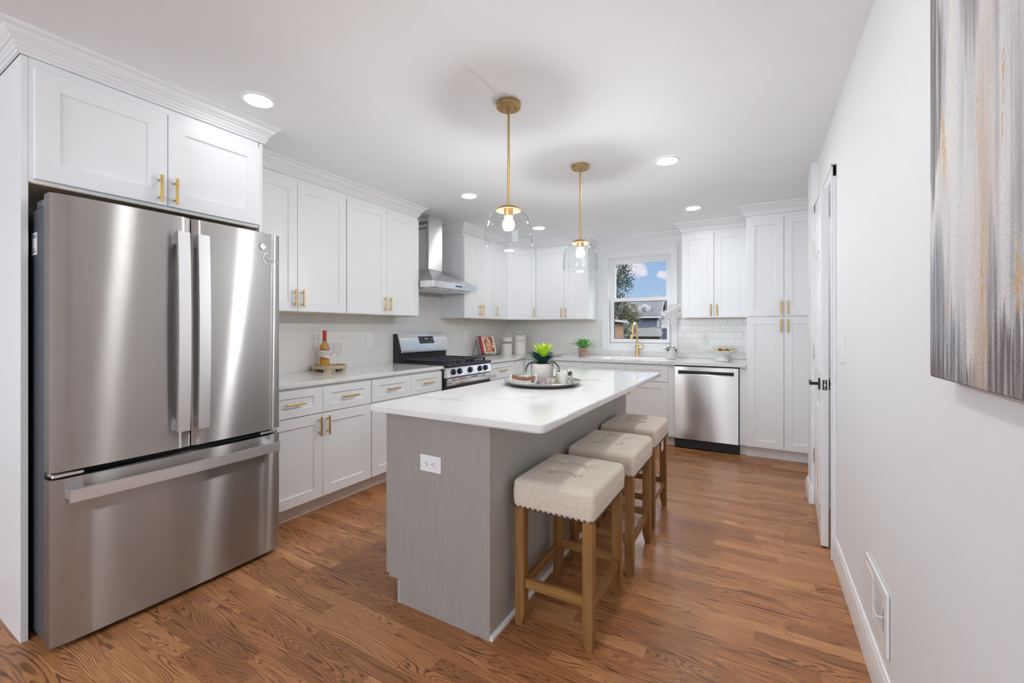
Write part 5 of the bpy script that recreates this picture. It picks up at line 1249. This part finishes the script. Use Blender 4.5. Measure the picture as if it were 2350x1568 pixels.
cd_ = thing('glass_candle', 'pale candle in a square clear glass with a cream label, on the silver tray', 'candle', (-1.043, 2.425, TZ), C0)
b = B(); b.rbox(-.036, .036, -.036, .036, 0, .096, .006, 6)
b.done('glass', 'acrylic', cd_, angle=60)
B().rbox(-.0325, .0325, -.0325, .0325, .006, .072, .005, 6).done('wax', 'candle', cd_, angle=60)
B().cyl((0, 0, .071), (0, 0, .082), .0012, seg=6).done('wick', 'ink', cd_)
b = B(); b.box(-.017, .017, -.0372, -.0362, .002, .084)
lb2 = b.done('label', 'label', cd_, label='cream paper label')
b = B(); b.tube([(.006 * cos(a), -.0375, .066 + .006 * sin(a)) for a in [2 * pi * i / 18 for i in range(18)]], .0004, 5, True)
for k in range(2): b.box(-.008 + k * .002, .008 - k * .002, -.0376, -.0372, .052 - k * .004, .0526 - k * .004)
b.done('print', 'ink_g', lb2)

# ================================================================== RIGHT WALL
cv = thing('wall_painting', 'large abstract canvas in streaked greys and gold on the right wall', 'painting', (XR, .86, 1.152))
b = B(); b.box(-.040, -.002, -.404, .404, 0, 1.05, .003); b.done('canvas', 'canvas', cv)
b = B(); b.box(-.012, -.0005, -.39, .39, .02, .05); b.box(-.012, -.0005, -.39, .39, 1.0, 1.03); b.done('stretcher_bar', 'traywood', cv)
rg = thing('wall_register', 'white metal air vent with vertical slots low on the right wall', 'air vent', (XR, 1.94, .30), radians(-90))
# local x runs toward the viewer, y into the wall
b = B(); W_, H_ = .153, .102; lx0, lx1, lz0, lz1 = -.010, .105, -.062, .070
def plate(b, y0, y1):
    b.box(-W_, W_, y0, y1, lz1, H_); b.box(-W_, W_, y0, y1, -H_, lz0); b.box(-W_, lx0, y0, y1, lz0, lz1); b.box(lx1, W_, y0, y1, lz0, lz1)
plate(b, -.010, -.002); 
b.done('face_plate', 'plate', rg)
b = B(); b.box(-W_ + .012, lx0 - .012, -.012, -.009, -.075, .075, .002); b.done('raised_panel', 'plate', rg)
B().box(lx0 - .002, lx1 + .002, -.003, -.0005, lz0 - .002, lz1 + .002).done('duct', 'slot', rg)
for k in range(9):
    x = lx0 + .006 + k * .0128; B().box(x - .0022, x + .0022, -.0100, -.0086, lz0, lz1).done('louver', 'plate', rg)
b = B(); b.box(lx1 + .008, lx1 + .013, -.0105, -.009, -.035, .035); b.done('lever_slot', 'slot', rg)
b = B(); b.box(lx1 + .0085, lx1 + .0125, -.030, -.009, .006, .010, .001); b.box(lx1 - .045, lx1 + .012, -.030, -.027, .006, .012, .001); b.done('damper_lever', 'plate', rg)
B().cyl((-W_ + .006, -.010, 0), (-W_ + .006, -.0115, 0), .004, seg=10).done('screw', 'nickel', rg)

# ================================================================== OUTSIDE THE WINDOW
CT, SN = cos(C0), sin(C0)
def at(u, v, zc):
    xc = (u - 1175) / 983 * zc; return Vector((xc * CT - zc * SN, xc * SN + zc * CT, 1.255 - (v - 755.1) / 983 * zc))
GZ = -.75
lw_ = B().box(-60, 40, YB + .15, 110, GZ - .3, GZ).done('lawn', 'grass'); lw_['kind'] = 'structure'
# neighbouring house
p = at(1511, 723, 50); EZ = p.z
hs = thing('neighbour_house', 'blue-grey clapboard house with a dark shingle roof and white dormer, seen through the window', 'house', (p.x, p.y, GZ), radians(4))
ez = EZ - GZ; L_, D_ = 9.0, 6.4; rz_ = ez + 1.95
b = B(); b.prism([(0, 0), (D_, 0), (D_, ez), (D_ / 2, rz_ - .12), (0, ez)], -L_, 0, 'x'); b.done('walls', 'siding', hs)
for s in (0, 1):
    y0, y1 = (-.3, D_ / 2) if s == 0 else (D_ + .3, D_ / 2); sl = (rz_ - ez) / (D_ / 2)
    b = B(); z0 = ez - .3 * sl; b.prism([(y0, z0), (y1, rz_), (y1, rz_ + .14), (y0, z0 + .14)], -L_ - .3, .28, 'x'); b.done('roof', 'shingle', hs)
b = B(); b.box(-L_ - .3, .3, -.36, -.30, ez - .36, ez - .12); b.box(-.16, .03, -.03, .02, 0, ez - .1); 
for (ya, za, yb3, zb3) in ((-.3, ez - .2, D_ / 2, rz_ - .02), (D_ + .3, ez - .2, D_ / 2, rz_ - .02)):
    b.prism([(ya, za - .16), (ya, za + .02), (yb3, zb3 + .10), (yb3, zb3 - .10)], .26, .32, 'x')
b.done('white_trim', 'ext_white', hs, label='white eave and corner trim')
dm = B(); dx_ = -1.75; fy_ = .55; dm.prism([(dx_ - .75, ez + .15), (dx_ + .75, ez + .15), (dx_ + .75, ez + .95), (dx_, ez + 1.35), (dx_ - .75, ez + .95)], fy_, fy_ + 2.2, 'y'); dmo = dm.done('dormer', 'ext_white', hs, label='white dormer')
b = B(); b.box(dx_ - .22, dx_ + .22, fy_ - .03, fy_ + .02, ez + .33, ez + .93); wn_ = b.done('window', 'slot', dmo)
b = B(); b.box(dx_ - .22, dx_ + .22, fy_ - .05, fy_ - .03, ez + .61, ez + .65); b.box(dx_ - .015, dx_ + .015, fy_ - .05, fy_ - .03, ez + .33, ez + .93); b.done('muntin', 'ext_white', dmo)
b = B(); b.box(-2.35, -1.65, -.06, .0, .9, 1.75); wf = b.done('window', 'ext_white', hs); B().box(-2.24, -1.76, -.08, -.05, 1.0, 1.65).done('pane', 'slot', wf)
# low garage
p = at(1462, 765, 24)
gg = thing('garage', 'low tan outbuilding with a grey shingle roof in front of the blue-grey house', 'garage', (p.x, p.y, GZ), radians(14))
b = B(); b.prism([(0, 0), (2.4, 0), (2.4, p.z - GZ - .1), (1.3, p.z - GZ + .23), (0, p.z - GZ - .14)], -.55, 1.25, 'x'); b.done('walls', 'shed', gg)
zz = p.z - GZ
b = B(); b.prism([(-.35, zz - .22), (1.3, zz + .24), (1.3, zz + .30), (-.35, zz - .16)], -.7, 1.35, 'x'); b.done('roof', 'shingle2', gg)
p = at(1431, 737, 12.5)
sh = thing('garden_shed', 'tan wooden shed at the lower left of the window view', 'shed', (p.x, p.y, GZ), C0)
zz = p.z - GZ
b = B(); b.box(-1.6, 0, 0, 1.6, 0, zz - .02); b.done('walls', 'shed', sh); b = B(); b.prism([(-1.75, zz + .16), (.09, zz - .06), (.09, zz + .0), (-1.75, zz + .24)], -.12, 1.7, 'y'); b.done('roof', 'ext_white', sh, label='pale roof edge')
p = at(1509, 764, 30)
wf_ = thing('fence', 'white board fence right of the low outbuilding', 'fence', (p.x, p.y, GZ), C0)
b = B()
for k in range(9): b.box(-.4 + k * .2, -.22 + k * .2, 0, .04, 0, p.z - GZ - .02 * (k % 2))
b.done('boards', 'ext_white', wf_)
p = at(1526, 744, 9.5)
um = thing('patio_umbrella', 'closed navy patio umbrella at the lower right of the window view', 'umbrella', (p.x, p.y, GZ))
zz = p.z - GZ; n = 24; b = B(); rows = []
for (r, z) in ((.012, zz), (.045, zz - .05), (.055, zz - .12), (.04, zz - .2), (.060, zz - .30), (.055, zz - .42)):
    rows.append([b.bm.verts.new((r * (1 + .25 * (i % 4 == 0) - .1 * (i % 4 == 2)) * cos(2 * pi * i / n), r * (1 + .25 * (i % 4 == 0) - .1 * (i % 4 == 2)) * sin(2 * pi * i / n), z)) for i in range(n)])
for a, c in zip(rows, rows[1:]):
    for i in range(n): b.bm.faces.new((a[i], a[(i + 1) % n], c[(i + 1) % n], c[i]))
b.bm.faces.new(rows[0]); b.bm.faces.new(rows[-1]); b.done('canopy', 'umb', um)
B().cyl((0, 0, 0), (0, 0, zz - .3), .016, seg=12).done('pole', 'bark', um); B().cyl((0, 0, 0), (0, 0, .06), .16, seg=24).done('base', 'bark', um)
def tree(lab, c, rad, nleaf, m, ls, trunk=True, seed=1, thin=0.0):
    rnd = random.Random(seed); t = thing('tree', lab, 'tree', (c.x, c.y, GZ))
    b = B(); cz = c.z - GZ
    cl = [(Vector((rnd.uniform(-1, 1), rnd.uniform(-1, 1), rnd.uniform(-1, 1))), rnd.uniform(.18, .42)) for _ in range(26)]
    for i in range(nleaf):
        q, r = cl[i % 26]
        if q.length > 1: q = q.normalized() * .95
        o = Vector((rnd.gauss(0, 1), rnd.gauss(0, 1), rnd.gauss(0, 1))) * r * .55
        p = q * .85 + o; p = Vector((p.x * rad[0], p.y * rad[0], p.z * rad[1] + cz))
        if p.z < .3: continue
        a, e = rnd.uniform(0, 6.28), rnd.uniform(-1, 1); s = ls * rnd.uniform(.6, 1.3)
        u = Vector((cos(a) * cos(e), sin(a) * cos(e), sin(e))); w = u.cross(Vector((rnd.uniform(-1, 1), rnd.uniform(-1, 1), 1))).normalized()
        V = [b.bm.verts.new(p + u * s * x + w * s * .55 * y) for x, y in ((-1, 0), (0, -1), (1.2, 0), (0, 1))]; b.bm.faces.new(V)
    f_ = b.done('foliage', m, t, flat=True)
    if not trunk: B().tube([(0, 0, 0), (.02, 0, cz * .5), (0, .02, cz + rad[1] * .3)], [.06, .045, .02], 7).done('trunk', 'bark', t)
    if trunk:
        b = B(); b.tube([(0, 0, 0), (.05, 0, cz * .5), (0, .05, cz), (.05, 0, cz + rad[1] * .6)], [.16, .12, .08, .03], 8)
        for k in range(7):
            a = k * 2.4; z = cz * .55 + k * rad[1] * .16; b.tube([(0, 0, z), (cos(a) * rad[0] * .4, sin(a) * rad[0] * .4, z + .3), (cos(a) * rad[0] * .75, sin(a) * rad[0] * .75, z + .75)], [.05, .035, .012], 6)
        b.done('trunk', 'bark', t)
    return t
tree('tall leafy tree at the left edge of the window view', at(1397, 655, 26), (1.45, 2.1), 9500, 'foliage1', .058, seed=4)
tree('olive green tree left of the blue-grey house', at(1440, 716, 36), (1.5, 1.15), 7500, 'foliage2', .055, seed=9)
tree('pale shrub between the tan shed and the blue-grey house', at(1443, 752, 22), (.45, .5), 2500, 'foliage3', .032, False, seed=12)
tree('small bush in front of the wall of the blue-grey house', at(1503, 757, 34), (.5, .25), 700, 'foliage3', .05, False, seed=15)
tree('distant tree behind the ridge of the blue-grey house', at(1512, 701, 75), (2.6, 1.1), 1800, 'foliage1', .16, False, seed=21)
p0, p1 = at(1380, 697, 20), at(1560, 705, 26)
tag(rebase(B().tube([p0.lerp(p1, i / 12) - Vector((0, 0, .25 * sin(pi * i / 12))) for i in range(13)], .012, 6).done('power_cable', 'ink'), p0), 'thin overhead cable crossing in front of the blue-grey house', 'cable')
